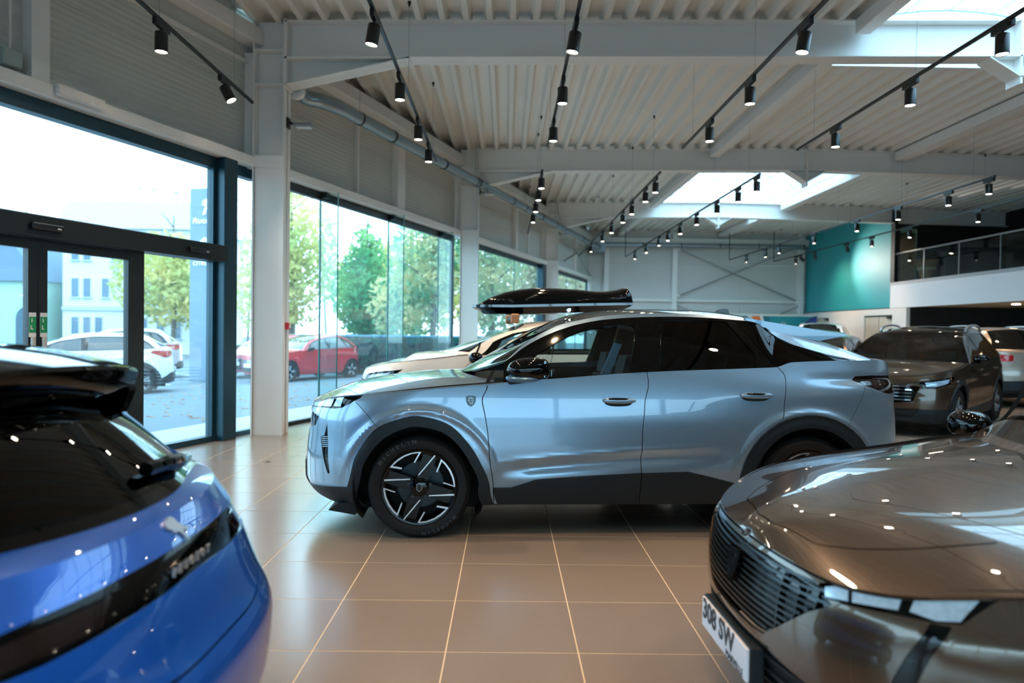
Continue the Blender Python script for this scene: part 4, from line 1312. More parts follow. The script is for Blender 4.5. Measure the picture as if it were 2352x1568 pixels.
def lion_head(w, h):
    """few strokes of a maned head in profile"""
    P = [[(-.30, .28), (-.12, .36), (.10, .34), (.26, .22), (.30, .10), (.12, .18), (-.08, .22), (-.22, .18)],
         [(-.30, .12), (-.16, .16), (-.04, .12), (-.10, .02), (-.20, -.02), (-.30, .02)],
         [(.02, .12), (.16, .12), (.28, .00), (.26, -.14), (.16, -.02), (.06, .02)],
         [(-.14, -.06), (-.02, -.02), (.02, -.16), (-.02, -.38), (-.08, -.22)],
         [(.06, -.04), (.16, -.08), (.20, -.22), (.06, -.36), (.08, -.2)]]
    return [[(a * w, b * h) for a, b in p] for p in P]
def place_flat(S, uv, polys, depth, mt, name, parent, off=0.0, xdir=None):
    """lay 2-D outlines (metres) flat on a surface point"""
    uv = np.asarray(uv, float); P = S(uv[None])[0]; n = S.normals(uv[None])[0]
    ex = np.array(xdir if xdir is not None else (1, 0, 0), float); ex -= n * ex.dot(n); ex /= np.linalg.norm(ex)
    ey = np.cross(n, ex)
    if ey[2] < 0: ey = -ey
    mb = MB()
    for poly in polys:
        k = len(poly)
        V = [P + ex * a + ey * b + n * (off + depth) for a, b in poly] + [P + ex * a + ey * b + n * (off - 0.004) for a, b in poly]
        mb.add(V, [tuple(range(k)), tuple(range(2 * k - 1, k - 1, -1))] + [(i, k + i, k + (i + 1) % k, (i + 1) % k) for i in range(k)])
    return mb.build(name, mt, parent)
def canopy_parts(car, C, E, S_side, p):
    pass

# ================================================================== SILVER CROSSOVER (centre of the picture)
pt_silver = paint('silver_paint_daylight_tinted', '7f9bb0', metal=0.55, rough=0.28)  # blue of the daylight on the silver body put into the base colour
cs_ = Car('car', (0.731, 5.857, 0), math.radians(3.3), 'silver crossover coupe parked side-on in the centre, black roof and black wheels')
R0 = cs_.root
LZ = [.13, .25, .35, .50, .65, .80, .95, 1.10, 1.28]
def s_disp(x, z):
    zc = np.interp(x, [-0.82, -0.5, 0.2, 0.7, 1.0], [.525, .556, .613, .636, .64])
    win = np.clip((x + 0.85) / 0.25, 0, 1) * np.clip((0.85 - x) / 0.5, 0, 1)
    d = -0.022 * win * np.exp(-((z - (zc - 0.055)) / 0.045) ** 2) + 0.006 * win * np.exp(-((z - zc - 0.01) / 0.02) ** 2)
    for ax in (-1.375, 1.40):
        r = np.hypot(x - ax, z - 0.345)
        d = d + 0.014 * np.exp(-((r - 0.545) / 0.028) ** 2) * np.clip((z - 0.42) / 0.2, 0, 1) + 0.012 * np.clip((0.53 - r) / 0.06, 0, 1)
    # shoulder over the rear wheel and the wedge that runs into the tail lamp
    d = d + 0.020 * np.exp(-((z - 1.04) / 0.09) ** 2) * np.clip((x - 0.6) / 1.2, 0, 1)
    d = d - 0.016 * np.exp(-((z - 1.13) / 0.035) ** 2) * np.clip((x - 1.35) / 0.5, 0, 1)
    return d
zt_s = spl([-2.4, -2.20, -2.069, -1.943, -1.764, -1.429, -1.026, -.90, -.56, -.145, .219, 1.011, 1.165, 1.306, 1.838, 2.04, 2.2, 2.4], [.885, .915, .966, .988, 1.008, 1.048, 1.084, 1.098, 1.123, 1.156, 1.176, 1.207, 1.214, 1.250, 1.268, 1.270, 1.258, 1.235])
zb_s = spl([-2.4, -2.25, -2.05, -1.85, -0.95, 0.75, 1.9, 2.15, 2.4], [.275, .265, .20, .20, .232, .232, .26, .33, .36])
RS = make_ring(LZ, [-2.06, -2.25, -2.30, -2.30, -2.285, -2.275, -2.225, -2.05, -1.95], [2.1, 2.25, 2.32, 2.345, 2.345, 2.34, 2.325, 2.31, 2.29],
               [.83, .893, .918, .937, .942, .942, .932, .912, .872], 0.80, 0.78, 2.5, 2.7, zt_s, zb_s, s_disp)
px = cs_.px
def U(pts, S=RS, sub=None): return S.inv(pts, px, sub)
FRONTSUB = [(0, .1), (2.6, 1.3)]
BACKSUB = [(RS.L - 2.6, .1), (RS.L - .66, 1.35)]
def curve_px(pts, S=RS, sub=None, n=5): return [np.asarray(q) for q in smooth_curve(U(pts, S, sub), n)]
af_out = curve_px([(805, 1144), (806, 1092), (819, 1046), (844, 1006), (869.5, 980.5), (911.6, 963.7), (960, 955), (1026, 972), (1069, 1010), (1103, 1061.5), (1124, 1113), (1132, 1151)])
af_in = curve_px([(825, 1149), (825, 1113), (836, 1065), (861, 1027), (890, 1001.6), (925, 985), (960, 979.5), (1013, 991), (1052, 1021), (1082, 1066), (1099, 1108), (1103, 1151)])
ar_out = [RS.inv([p], xz)[0] for p in arch_pts(1.402, 0.345, 0.535, 0.22, 26, 0.96)][::-1]
ar_in = [RS.inv([p], xz)[0] for p in arch_pts(1.402, 0.345, 0.440, 0.20, 26, 0.96)][::-1]
def down(poly): return [np.array([poly[0][0], 0.05])] + list(poly) + [np.array([poly[-1][0], 0.05])]
l_f = curve_px([(1133, 850), (1120, 877.8), (1115, 899), (1115.8, 963), (1124, 1048.7), (1133, 1119), (1135, 1151)])
l_b = curve_px([(1484.6, 848), (1481.5, 925), (1475.8, 1001.8), (1473, 1078), (1468, 1141.5), (1468, 1153)])
l_r = curve_px([(1781, 838), (1801, 860), (1805, 887), (1801, 944.4), (1797, 964)])
clad = U([(1133, 1120), (1173.5, 1119), (1231, 1101), (1250, 1099.4), (1360, 1092), (1472, 1086), (1579, 1083), (1640, 1097), (1686, 1109), (1700, 1115)])
clad_poly = [np.array([clad[0][0], 0.05])] + list(clad) + [np.array([clad[-1][0] + 0.05, 0.05])]
doorF = list(l_f) + [np.array([l_f[-1][0], .1]), np.array([l_b[-1][0], .1])] + list(l_b)[::-1]
doorR = list(l_b) + [np.array([l_b[-1][0], .1]), np.array([ar_out[3][0], .1])] + [q for q in ar_out[:12]] + list(l_r)[::-1]
hl = U([(719, 930.4), (735.8, 916.5), (772.6, 911), (838, 903.5), (827, 914), (800, 929), (785, 936), (770, 938), (740, 935)], sub=FRONTSUB)
hl_lens1 = U([(727, 928), (742, 917.5), (768, 913.5), (760, 933), (742, 932)], sub=FRONTSUB)
hl_lens2 = U([(766, 932), (774, 913), (790, 911), (782, 933)], sub=FRONTSUB)
grl = U([(708.4, 939.5), (732.6, 955), (726, 975), (719, 993), (706.5, 998)], sub=FRONTSUB)
gr_poly = [np.array([0, .85]), np.array([grl[0][0], .85]), grl[1], grl[2], grl[3], np.array([grl[3][0] - .1, .63]), np.array([0, .63])]
claw = U([(751.6, 972), (753, 1000), (757.5, 1085.8), (752.6, 1088), (735.8, 1001), (745, 999)], sub=FRONTSUB)
low = U([(692.5, 1052), (699, 1054), (711.6, 1104.7), (741, 1115), (770, 1117), (806, 1118.4), (812, 1118)], sub=FRONTSUB)
low_poly = [np.array([0, .47]), low[0], low[1], low[2], low[3], low[4], low[5], np.array([low[5][0] + .02, .1]), np.array([0, .1])]
tl = U([(1956, 872.5), (1963.7, 864), (2000, 862), (2041.4, 861.4), (2041.4, 904), (2030.7, 902), (1988.6, 886)], sub=BACKSUB)
tl_poly = [tl[0], tl[1], tl[2], tl[3], np.array([RS.L + .0, tl[3][1]]), np.array([RS.L + .0, tl[3][1] - .12]), np.array([tl[4][0], tl[4][1]]), tl[5], tl[6]]
s_fb = curve_px([(816.8, 921.6), (840, 948), (869, 982)], sub=FRONTSUB)
s_rb = curve_px([(1986.7, 889), (1970, 935), (1948, 981)], sub=BACKSUB)
l_cowl = float(RS.l_of_x(-0.985)); l_tail = float(RS.l_of_x(2.00))
hs = [np.array([l, float(RS.zt(l)) - 0.004]) for l in np.linspace(0.02, l_cowl, 60)]
rbl = [np.array([float(RS.l_of_x(1.86)), .30]), np.array([RS.L, .56]), np.array([RS.L, .2]), np.array([float(RS.l_of_x(1.80)), .2])]
G = 0.0055
gaps = [l_f, l_b, l_r, s_fb, s_rb]
cuts = [strip_poly(resample(g_, 0.03), G) for g_ in (l_f, l_b, l_r)] + [strip_poly(resample(g_, 0.03), 0.0035) for g_ in (s_fb, s_rb)] + [strip_poly(hs, 0.007)] + [down(af_in), down(ar_in)]
regs = [('front_door', doorF), ('rear_door', doorR), ('front_arch_trim', down(af_out)), ('rear_arch_trim', down(ar_out)), ('sill_cladding', clad_poly), ('bumper_cladding', low_poly),
        ('headlight', hl), ('headlight_lens', hl_lens1), ('headlight_lens', hl_lens2), ('grille', gr_poly), ('claw_light', claw), ('tail_light', tl_poly), ('rear_bumper_cladding', rbl)]
car = carve(RS, regs, 0.022, cuts)
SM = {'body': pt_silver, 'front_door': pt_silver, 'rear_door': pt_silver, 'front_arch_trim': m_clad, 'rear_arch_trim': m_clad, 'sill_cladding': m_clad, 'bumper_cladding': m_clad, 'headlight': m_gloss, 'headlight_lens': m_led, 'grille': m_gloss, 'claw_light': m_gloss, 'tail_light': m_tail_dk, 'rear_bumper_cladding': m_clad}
OFF = {'front_arch_trim': 0.010, 'rear_arch_trim': 0.010, 'sill_cladding': 0.009, 'bumper_cladding': 0.008, 'grille': -0.012, 'claw_light': -0.008, 'headlight_lens': -0.002, 'rear_bumper_cladding': 0.006, 'headlight': -0.003}
objs = {}
for n_, (uv, tri) in car.items():
    nm = 'wheel_arch_trim' if 'arch_trim' in n_ else n_
    for mi in (False, True):
        o = panels('body_panel' if nm == 'body' else nm, RS, uv, tri, SM[n_], R0, OFF.get(n_, 0.0), 0.014, mi)
        if not mi: objs[n_] = o
for g_ in gaps: gap_liner(RS, g_, R0, mirror=True)
gap_liner(RS, hs, R0, w=0.04, d=0.016, mirror=True)
# grille lozenges: slanted bars proud of the dark field
for k in range(9):
    l0 = 0.04 + 0.085 * k
    line = [np.array([l0 + 0.10 * t, .835 - .19 * t]) for t in np.linspace(0, 1, 8)]
    line = [q for q in line if pip(np.array([q]), gr_poly)[0]]
    if len(line) > 2:
        uv = np.array(strip_poly(line, 0.012)); n = len(line)
        P = RS(uv) + RS.normals(uv) * -0.006
        F = [(i, i + 1, 2 * n - 2 - i, 2 * n - 1 - i) for i in range(n - 1)]
        V = np.concatenate([P, P * [1, -1, 1]]); F = F + [tuple(j + len(P) for j in f[::-1]) for f in F]
        mesh_np('grille_bar', V, F, m_chrome, objs.get('grille', R0))
for k in range(6):
    a_, b_ = U([(737 + k * 0.8, 1003 + 4.4 * k), (753.5, 1002 + 4.4 * k)], sub=FRONTSUB)
    uv = np.array(strip_poly([a_, b_], 0.0055)); P = RS(uv) + RS.normals(uv) * 0.001
    V = np.concatenate([P, P * [1, -1, 1]])
    mesh_np('claw_light_bar', V, [(0, 1, 2, 3), (7, 6, 5, 4)], m_led, objs.get('claw_light', R0))
# parking sensor
s_uv = U([(799, 1075.7)], sub=FRONTSUB)[0]
place_flat(RS, s_uv, [[(0.011 * math.cos(2 * math.pi * k / 16), 0.011 * math.sin(2 * math.pi * k / 16)) for k in range(16)]], 0.003, pt_silver, 'parking_sensor', R0)
# fender shield
e_uv = U([(1081.5, 921)])[0]
em = place_flat(RS, e_uv, [shield(0.072, 0.080)], 0.004, mat('dark_chrome', '3c474d', 0.15, metal=0.9), 'emblem', R0)
place_flat(RS, e_uv, [[(a * .88, b * .88) for a, b in shield(0.072, 0.080)]], 0.0052, m_gloss, 'emblem_field', em)
place_flat(RS, e_uv, lion_head(0.075, 0.078), 0.0066, mat('emblem_silver', '7d8488', 0.3, metal=0.8), 'emblem_lion', em)
# door handles
for (u, v), dr in (((1422, 919.6), 'front_door'), ((1737, 908), 'rear_door')):
    q = RS(np.array(U([(u, v)])))[0]
    V, F = ellipsoid((q[0], q[1] - 0.012, q[2]), (0.118, 0.020, 0.022), 20, 10, 0.75)
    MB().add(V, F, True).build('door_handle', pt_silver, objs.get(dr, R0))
    V, F = ellipsoid((q[0] - 0.005, q[1] - 0.001, q[2] - 0.012), (0.10, 0.012, 0.030), 20, 10, 0.8)
    MB().add(V, F, True).build('handle_recess', m_clad, objs.get(dr, R0))
    V, F = ellipsoid((q[0] - 0.01, q[1] - 0.022, q[2] + 0.012), (0.075, 0.013, 0.009), 16, 8, 0.8)
    MB().add(V, F, True).build('handle_inlay', m_gloss, objs.get(dr, R0))

# ---- bonnet
def E_of(l0, l1):
    return lambda t: RS(np.stack([l0 + (l1 - l0) * np.asarray(t, float).ravel(), RS.zt(l0 + (l1 - l0) * np.asarray(t, float).ravel())], -1)).reshape(np.shape(t) + (3,))
Eh = E_of(0.0, l_cowl)
e0 = Eh(np.array([0.0]))[0]
Ch = curve3([(e0[0], 0, e0[2]), (-2.10, 0, .965), (-1.946, 0, 1.020), (-1.646, 0, 1.075), (-1.3, 0, 1.112), (-1.10, 0, 1.118)], [0, .20, .33, .58, .84, 1.0])
SH = blend_patch(Ch, Eh, l_cowl, 0.9, 2.0, 2.4)
SH.orient((l_cowl * .7, -.2), (0, 0, 1))
hood = carve(SH, [], 0.05, [])
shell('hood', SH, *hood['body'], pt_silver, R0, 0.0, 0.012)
# ---- canopy: windscreen, roof, rear window
def lu(t): return l_cowl + (l_tail - l_cowl) * np.asarray(t, float)
Bs = lambda t: RS(np.stack([lu(t).ravel(), RS.zt(lu(t).ravel())], -1)).reshape(np.shape(t) + (3,))
b0, b1 = Bs(np.array([0.0]))[0], Bs(np.array([1.0]))[0]
rail = [tuple(b0), (-.82, -.815, 1.228), (-.655, -.772, 1.350), (-.52, -.735, 1.436), (-.385, -.705, 1.497), (-.246, -.685, 1.533), (-.04, -.668, 1.571), (.24, -.657, 1.592), (.486, -.652, 1.596), (.758, -.648, 1.589), (1.015, -.645, 1.571), (1.12, -.645, 1.55), (1.22, -.648, 1.492), (1.45, -.665, 1.432), (1.75, -.705, 1.352), tuple(b1)]
tx = [(r[0] - b0[0]) / (b1[0] - b0[0]) for r in rail]
Us = curve3(rail, tx)
Cc = curve3([(-1.10, 0, 1.118), (-.70, 0, 1.35), (-.285, 0, 1.562), (-.142, 0, 1.601), (.093, 0, 1.630), (.406, 0, 1.643), (.684, 0, 1.643), (.95, 0, 1.628), (1.15, 0, 1.600), (1.40, 0, 1.535), (1.688, 0, 1.440), (2.13, 0, 1.272)], [0, .125, .235, .285, .36, .46, .55, .635, .70, .785, .88, 1.0])
LC = 3.3
SR = blend_patch(Cc, Us, LC, 0.66, 2.0, 2.3)
SR.orient((LC * .5, -.1), (0, 0, 1))
ws = [(0.03 * LC, -.61), (0.20 * LC, -.60), (0.245 * LC, -.50), (0.25 * LC, -.3), (0.25 * LC, 0.3), (0.245 * LC, .50), (0.20 * LC, .60), (0.03 * LC, .61), (0.035 * LC, 0.3), (0.035 * LC, -.3)]
rw = [(0.775 * LC, -.60), (0.97 * LC, -.60), (0.97 * LC, .60), (0.775 * LC, .60)]
can = carve(SR, [('windshield', ws), ('rear_window', rw)], 0.05)
shell('roof', SR, *can['body'], m_gloss, R0, 0.0, 0.012)
shell('windshield', SR, *can['windshield'], m_screen, R0, 0.0, 0.0)
shell('rear_window', SR, *can['rear_window'], m_tint, R0, 0.0, 0.0)
SG = side_patch(Bs, Us, 3.0, 0.42, 0.012)
def UG(pts): return SG.inv(pts, px)
trim_line = UG([(1095.7, 877), (1152, 834.6), (1198.8, 800.5), (1241, 776), (1283.8, 758), (1326, 745), (1390, 733.6), (1475, 728), (1550, 727), (1632.7, 730), (1709, 736), (1760, 747), (1768, 760), (1800, 783), (1850, 800), (1920, 817), (1966, 826)])
trim_line = smooth_curve(trim_line, 4)
trim = [np.array([trim_line[0][0], -0.02])] + list(trim_line) + [np.array([trim_line[-1][0], -0.02])]
gw1 = smooth_curve(UG([(1215, 832), (1235, 813), (1262.6, 796), (1326, 764), (1390, 749.5), (1443, 746), (1457, 752), (1458, 768), (1451.8, 817.5), (1444, 858)]), 4) + UG([(1262.6, 864), (1225, 868)])
gw2 = UG([(1519, 735), (1600, 735.5), (1667, 738.5), (1734, 812.4), (1736, 845), (1519, 851.5)])
gw3 = UG([(1696, 740.5), (1755, 750), (1768, 764), (1850, 802), (1950, 825), (1900, 828), (1828, 830), (1786, 842)])
bp = UG([(1477, 729), (1515, 729), (1514, 853), (1456, 856)])
gl_ = carve(SG, [('window_trim', trim), ('pillar_panel', bp), ('front_door_glass', gw1), ('rear_door_glass', gw2), ('quarter_glass', gw3)], 0.045, [strip_poly(resample(UG([(1691, 739), (1781, 841)]), .03), .005), strip_poly(resample(UG([(1516.5, 733), (1516.5, 853)]), .03), .004)])
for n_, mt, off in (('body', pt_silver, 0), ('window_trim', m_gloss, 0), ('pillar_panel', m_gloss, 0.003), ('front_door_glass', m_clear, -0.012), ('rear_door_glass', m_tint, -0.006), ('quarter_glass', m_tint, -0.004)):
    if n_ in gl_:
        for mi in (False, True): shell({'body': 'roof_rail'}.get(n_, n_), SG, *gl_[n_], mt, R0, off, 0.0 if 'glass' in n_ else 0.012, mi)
TAILDECK = (RS, SR, LC, l_tail)
# ---- rear spoiler with side blades
sp = MB()
top = [(1.02, 1.600), (1.30, 1.560), (1.62, 1.520), (1.915, 1.487)]
bot = [(1.915, 1.476), (1.66, 1.432), (1.45, 1.460), (1.20, 1.510), (1.05, 1.550)]
nY = 10
V, F = [], []
prof = top + bot
for k in range(nY + 1):
    y = -0.66 + 1.32 * k / nY; s_ = abs(y) / 0.66
    for (x, z) in prof:
        V.append((x - 0.10 * s_ ** 3 * max(0, (x - 1.2) / 0.7), y, z - 0.028 * s_ ** 2))
m_ = len(prof)
for k in range(nY):
    for i in range(m_): F.append((k * m_ + i, k * m_ + (i + 1) % m_, (k + 1) * m_ + (i + 1) % m_, (k + 1) * m_ + i))
F += [tuple(range(m_))[::-1], tuple(nY * m_ + i for i in range(m_))]
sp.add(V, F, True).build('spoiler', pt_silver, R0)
# ---- shark fin, mirrors, wheels
fin = [cs_.loc(u, v, 0) for u, v in ((1638, 721), (1650, 712), (1660, 709), (1671, 710), (1673, 723))]
MB().prism([(q[0], q[2]) for q in fin], 1, -0.025, 0.025).build('antenna_fin', m_gloss, R0)
for sg in (-1, 1):
    mr = empty('mirror', (-0.655, sg * 1.035, 1.19), 0, R0)
    V, F = ellipsoid((0, 0, 0), (0.135, 0.105, 0.082), 24, 14, 0.82)
    V = [(x - 0.035 * (z / 0.08) * (1 if z < 0 else -0.6) + (0.02 if x > 0.08 else 0), y, z + 0.06 * x) for x, y, z in V]
    MB().add(V, F, True).build('mirror_cap', m_gloss, mr)
    V, F = ellipsoid((-0.02, 0, -0.062), (0.118, 0.104, 0.026), 24, 8, 0.8)
    MB().add(V, F, True).build('mirror_base', mat('satin_blue_grey_trim', '5b7f96', 0.3, metal=0.4), mr)
    MB().tube([(-0.10, -sg * 0.12, -0.085), (-0.03, -sg * 0.05, -0.075), (0.0, 0.0, -0.07)], [0.03, 0.026, 0.022], 8).build('mirror_arm', m_clad, mr)
    MB().box(0.118, 0.124, -0.075, 0.075, -0.05, 0.06).build('mirror_glass', m_chrome, mr)
for x in (-1.375, 1.402):
    for sg in (-1, 1):
        add_wheel(cs_.root, x, sg * 0.815, 0.362, 0.262, 0.228, 'hero', sg)
well(cs_, -1.375, 0.345, 0.46, 0.915, 0.60); well(cs_, 1.402, 0.345, 0.47, 0.915, 0.60)
m = MB(); m.box(-2.0, 2.1, -0.58, 0.58, 0.22, 0.40); m.box(-0.90, 0.92, -0.86, 0.86, 0.22, 0.40); m.box(-2.1, -1.25, -0.55, 0.55, 0.40, 0.80); m.box(1.0, 2.2, -0.58, 0.58, 0.40, 0.85)
m.build('underbody', m_dark, R0)
m = MB(); m.prism([(-1.95, .22), (-2.02, .17), (-1.83, .135), (-1.77, .22)], 1, -0.80, 0.80); m.build('air_flap', m_clad, R0)
# interior
seats(cs_.root, (-0.25, 0.65), 0.40, back=0.68)
m = MB(); m.prism([(-1.0, .75), (-0.52, .75), (-0.50, 1.02), (-0.62, 1.08), (-0.98, 1.07)], 1, -0.80, 0.80); m.build('dashboard', m_seat, R0)
m = MB(); m.tube([(-0.44 + 0.05 * math.sin(2 * math.pi * k / 20), -0.38 + 0.165 * math.cos(2 * math.pi * k / 20), 0.99 + 0.155 * math.sin(2 * math.pi * k / 20)) for k in range(21)], 0.014, 8, caps=False); m.build('steering_wheel', m_gloss, R0)
m = MB(); m.prism([(-0.14, .95), (-0.07, .95), (0.09, 1.36), (0.04, 1.37)], 1, -0.66, -0.60); m.build('seat_side_trim', m_seat2, R0)
for sg in (-1, 1):
    m = MB(); m.box(-0.86, 1.1, sg * 0.83, sg * 0.86, 0.35, 1.12); m.build('door_card', m_seat, R0)
# tyre lettering on the near front wheel
fw = [c for c in R0.children if c.name.startswith('wheel') and not c.name.startswith('wheel_') and abs(c.location.x + 1.375) < 0.01 and c.location.y < 0][0]
for a0, txt, sz in ((122, 'MICHELIN', 0.040), (-62, 'MICHELIN', 0.034)):
    lt = MB()
    for i, ch_ in enumerate(txt):
        a = math.radians(a0 - (i - 3.5) * (7.2 if a0 > 0 else 6.2))
        V, F = text_mesh(ch_, sz, 0.0012, 0.001)
        r = 0.318
        Mx = Matrix.Translation((r * math.cos(a), -0.1195, r * math.sin(a))) @ Matrix.Rotation(-(a - math.pi / 2), 4, 'Y') @ Matrix.Rotation(math.pi / 2, 4, 'X')
        lt.add([Mx @ Vector(v) for v in V], F)
    tag(lt.build('tire_lettering', mat('tyre_letter_rubber', '2e3336', 0.5), fw), kind='stuff')

# ================================================================== OTHER CARS
def tail_deck(S, SRr, LC, ltail, mt, r0):
    """closes the step between the rear window foot and the rim of the tail"""
    n = 16; V, F = [], []
    for k in range(n + 1):
        t = k / n; l = ltail + (S.L - ltail) * t
        o = S(np.array([[l, float(S.zt(l))]]))[0]
        i = SRr(np.array([[LC * .992, -.66 * (1 - t)]]))[0]
        V += [i, o * .5 + i * .5 + [0, 0, .004], o]
    for k in range(n):
        for j in range(2): F.append((3 * k + j, 3 * k + j + 1, 3 * k + 4 + j, 3 * k + 3 + j))
    V = np.array(V); m = len(V)
    rm = [q if abs(V[q][1]) < 1e-3 else q + m for q in range(m)]
    V2 = np.concatenate([V, V * [1, -1, 1]]); F2 = F + [tuple(rm[q] for q in f[::-1]) for f in F]
    return mesh_np('tail_deck', V2, F2, mt, r0, smooth=True)
def generic_car(name, loc, a, label, body, wb=2.67, fo=0.88, ro=0.86, H=1.62, W=0.92, R=0.345, rr=0.235, wheel='star5', style='suv', clad=True, side_glass=None, screen=None, roof=None, step=0.06, rails=None,
                regs_extra=None, generic_front=True, generic_rear=True, lf=0.75, lr=0.72, nf=2.5, nr=2.6, xf=None, xr=None, w=None, ztop=None, zbot=None, hood_c=None, cut_extra=(), mirrors=True, group=None, glass_tail=False, inner=True, pillar=None, dxw=None, dxr=None, hood_cuts=None, hood_px=2.0, hood_pz=2.3, hood_step=None):
    C = Car(name, loc, a, label, 'car', group)
    r0 = C.root
    fa, ra = -wb / 2, wb / 2
    X0, X1 = fa - fo, ra + ro
    k = {'suv': 1.0, 'hatch': 0.90, 'low': 0.90, 'van': 1.05}[style]
    zl = np.array([.13, .25, .35, .50, .65, .80, .95, 1.10, 1.28])
    xf = xf or [X0 + .20, X0 + .04, X0, X0, X0 + .015, X0 + .03, X0 + .09, X0 + .25, X0 + .35]
    xr = xr or [X1 - .22, X1 - .06, X1, X1, X1 - .02, X1 - .03, X1 - .05, X1 - .07, X1 - .11]
    w = w or [W - .11, W - .05, W - .025, W - .006, W, W - .001, W - .012, W - .032, W - .07]
    cx = fa + 0.40                          # foot of the windscreen pillar
    tx_ = X1 - 0.30
    if style == 'van': cx = fa + 0.30
    ztop = ztop or spl([X0 - .1, X0 + .10, X0 + .35, fa, cx, cx + .5, ra, X1 - .35, X1 + .1], [.84 * k, .88 * k, .945 * k, .99 * k, 1.045 * k, 1.08 * k, 1.12 * k, 1.15 * k, 1.13 * k])
    zbot = zbot or spl([X0 - .1, X0 + .2, fa - .4, fa + .4, ra - .4, ra + .4, X1 - .15, X1 + .1], [.26, .20, .20, .22, .22, .24, .30, .34])
    zc = R - 0.006
    def disp(x, z):
        d = 0
        for ax in (fa, ra):
            r = np.hypot(x - ax, z - zc)
            d = d + 0.012 * np.exp(-((r - (R + .15)) / 0.03) ** 2) * np.clip((z - .4) / .2, 0, 1)
        zz = .86 * k + .05 * x
        d = d + 0.010 * np.exp(-((z - zz) / .03) ** 2) - 0.016 * np.exp(-((z - .50) / .07) ** 2) * np.clip((1.0 - np.abs(x)) / .4, 0, 1)
        return d
    S = make_ring(zl, xf, xr, w, lf, lr, nf, nr, ztop, zbot, disp)
    lx = lambda x: float(S.l_of_x(x))
    def P(x, z): return np.array([lx(x), z])
    ro_, ri_ = R + 0.125, R + 0.055
    aF, aR = [P(*q) for q in arch_pts(fa, zc, ro_, .2)], [P(*q) for q in arch_pts(ra, zc, ro_, .2)]
    iF, iR = [P(*q) for q in arch_pts(fa, zc, ri_, .18)], [P(*q) for q in arch_pts(ra, zc, ri_, .18)]
    dn = lambda poly: [np.array([poly[0][0], 0.05])] + list(poly) + [np.array([poly[-1][0], 0.05])]
    d1, d2, d3 = fa + .50, (fa + .50) + wb * .40, ra - .02
    g1 = [P(d1, 1.3), P(d1 - .02, .8), P(d1 + .02, .2)]; g2 = [P(d2, 1.3), P(d2 - .01, .8), P(d2 - .03, .2)]; g3 = [P(d3, 1.3), P(d3 + .02, .95), P(d3 - .10, .72), P(ra - ro_ + .02, .52)]
    fd = [P(d1, 1.3), P(d1 - .02, .8), P(d1 + .02, .15), P(d2 - .03, .15), P(d2 - .01, .8), P(d2, 1.3)]
    rd = [P(d2, 1.3), P(d2 - .01, .8), P(d2 - .03, .15), P(ra - ro_ - .02, .15), P(ra - ro_ + .02, .52), P(d3 - .10, .72), P(d3 + .02, .95), P(d3, 1.3)]
    regs = [('front_door', fd), ('rear_door', rd)]
    mats = {'body': body, 'front_door': body, 'rear_door': body}
    offs = {}
    cladm = m_clad if clad else body
    if clad:
        regs += [('wheel_arch_trim', dn(aF)), ('wheel_arch_trim', dn(aR)), ('sill_cladding', [P(fa + ro_ - .05, .1), P(fa + ro_ - .05, .40), P(d1 + .1, .36), P(d3 - .6, .38), P(ra - ro_ + .05, .42), P(ra - ro_ + .05, .1)]),
                 ('bumper_cladding', [np.array([0, .42]), np.array([lx(X0 + .5), .40]), np.array([lx(fa - ro_ + .03), .34]), np.array([lx(fa - ro_ + .03), .1]), np.array([0, .1])]),
                 ('rear_bumper_cladding', [np.array([S.L, .58]), np.array([S.L - .7, .55]), np.array([lx(ra + ro_ - .02), .40]), np.array([lx(ra + ro_ - .02), .1]), np.array([S.L, .1])])]
        mats.update(wheel_arch_trim=m_clad, sill_cladding=m_clad, bumper_cladding=m_clad, rear_bumper_cladding=m_clad)
        offs.update(wheel_arch_trim=.008, sill_cladding=.007, bumper_cladding=.006, rear_bumper_cladding=.006)
    zn = float(ztop(X0 + .05))
    if generic_front:
        regs += [('grille', [np.array([0, zn - .10]), np.array([.58, zn - .14]), np.array([.50, zn - .36]), np.array([0, zn - .40])]),
                 ('headlight_surround', [np.array([.56, zn - .075]), np.array([.80, zn - .035]), np.array([1.16, zn + .01]), np.array([1.08, zn - .08]), np.array([.80, zn - .16]), np.array([.60, zn - .17])]), ('headlight', [np.array([.64, zn - .085]), np.array([.80, zn - .06]), np.array([1.02, zn - .03]), np.array([.98, zn - .085]), np.array([.80, zn - .135]), np.array([.66, zn - .14])]),
                 ('lower_intake', [np.array([0, .40]), np.array([.60, .42]), np.array([.52, .29]), np.array([0, .28])])]
        mats.update(grille=m_gloss, headlight=m_led, headlight_surround=m_gloss, lower_intake=m_dark); offs.update(grille=-.008, headlight=.002, lower_intake=-.01)
    if generic_rear:
        zr = float(ztop(X1 - .1))
        regs += [('tail_light', [np.array([S.L - .45, zr - .06]), np.array([S.L - 1.12, zr - .04]), np.array([S.L - 1.20, zr - .10]), np.array([S.L - .85, zr - .22]), np.array([S.L - .45, zr - .18])])]
        mats.update(tail_light=m_tail); offs.update(tail_light=.003)
    cuts = [strip_poly(resample(g, .05), .007) for g in (g1, g2, g3)] + [dn(iF), dn(iR)]
    lcowl, ltail = lx(cx), lx(tx_)
    hs = [np.array([l, float(S.zt(l)) - 0.005]) for l in np.linspace(0.02, lcowl, 40)]
    cuts.append(strip_poly(hs, .007))
    if regs_extra:
        rx, mx, ox, cx2 = regs_extra(S, C)
        regs += rx; mats.update(mx); offs.update(ox); cuts += cx2
    mesh = carve(S, regs, step, cuts)
    out = {}
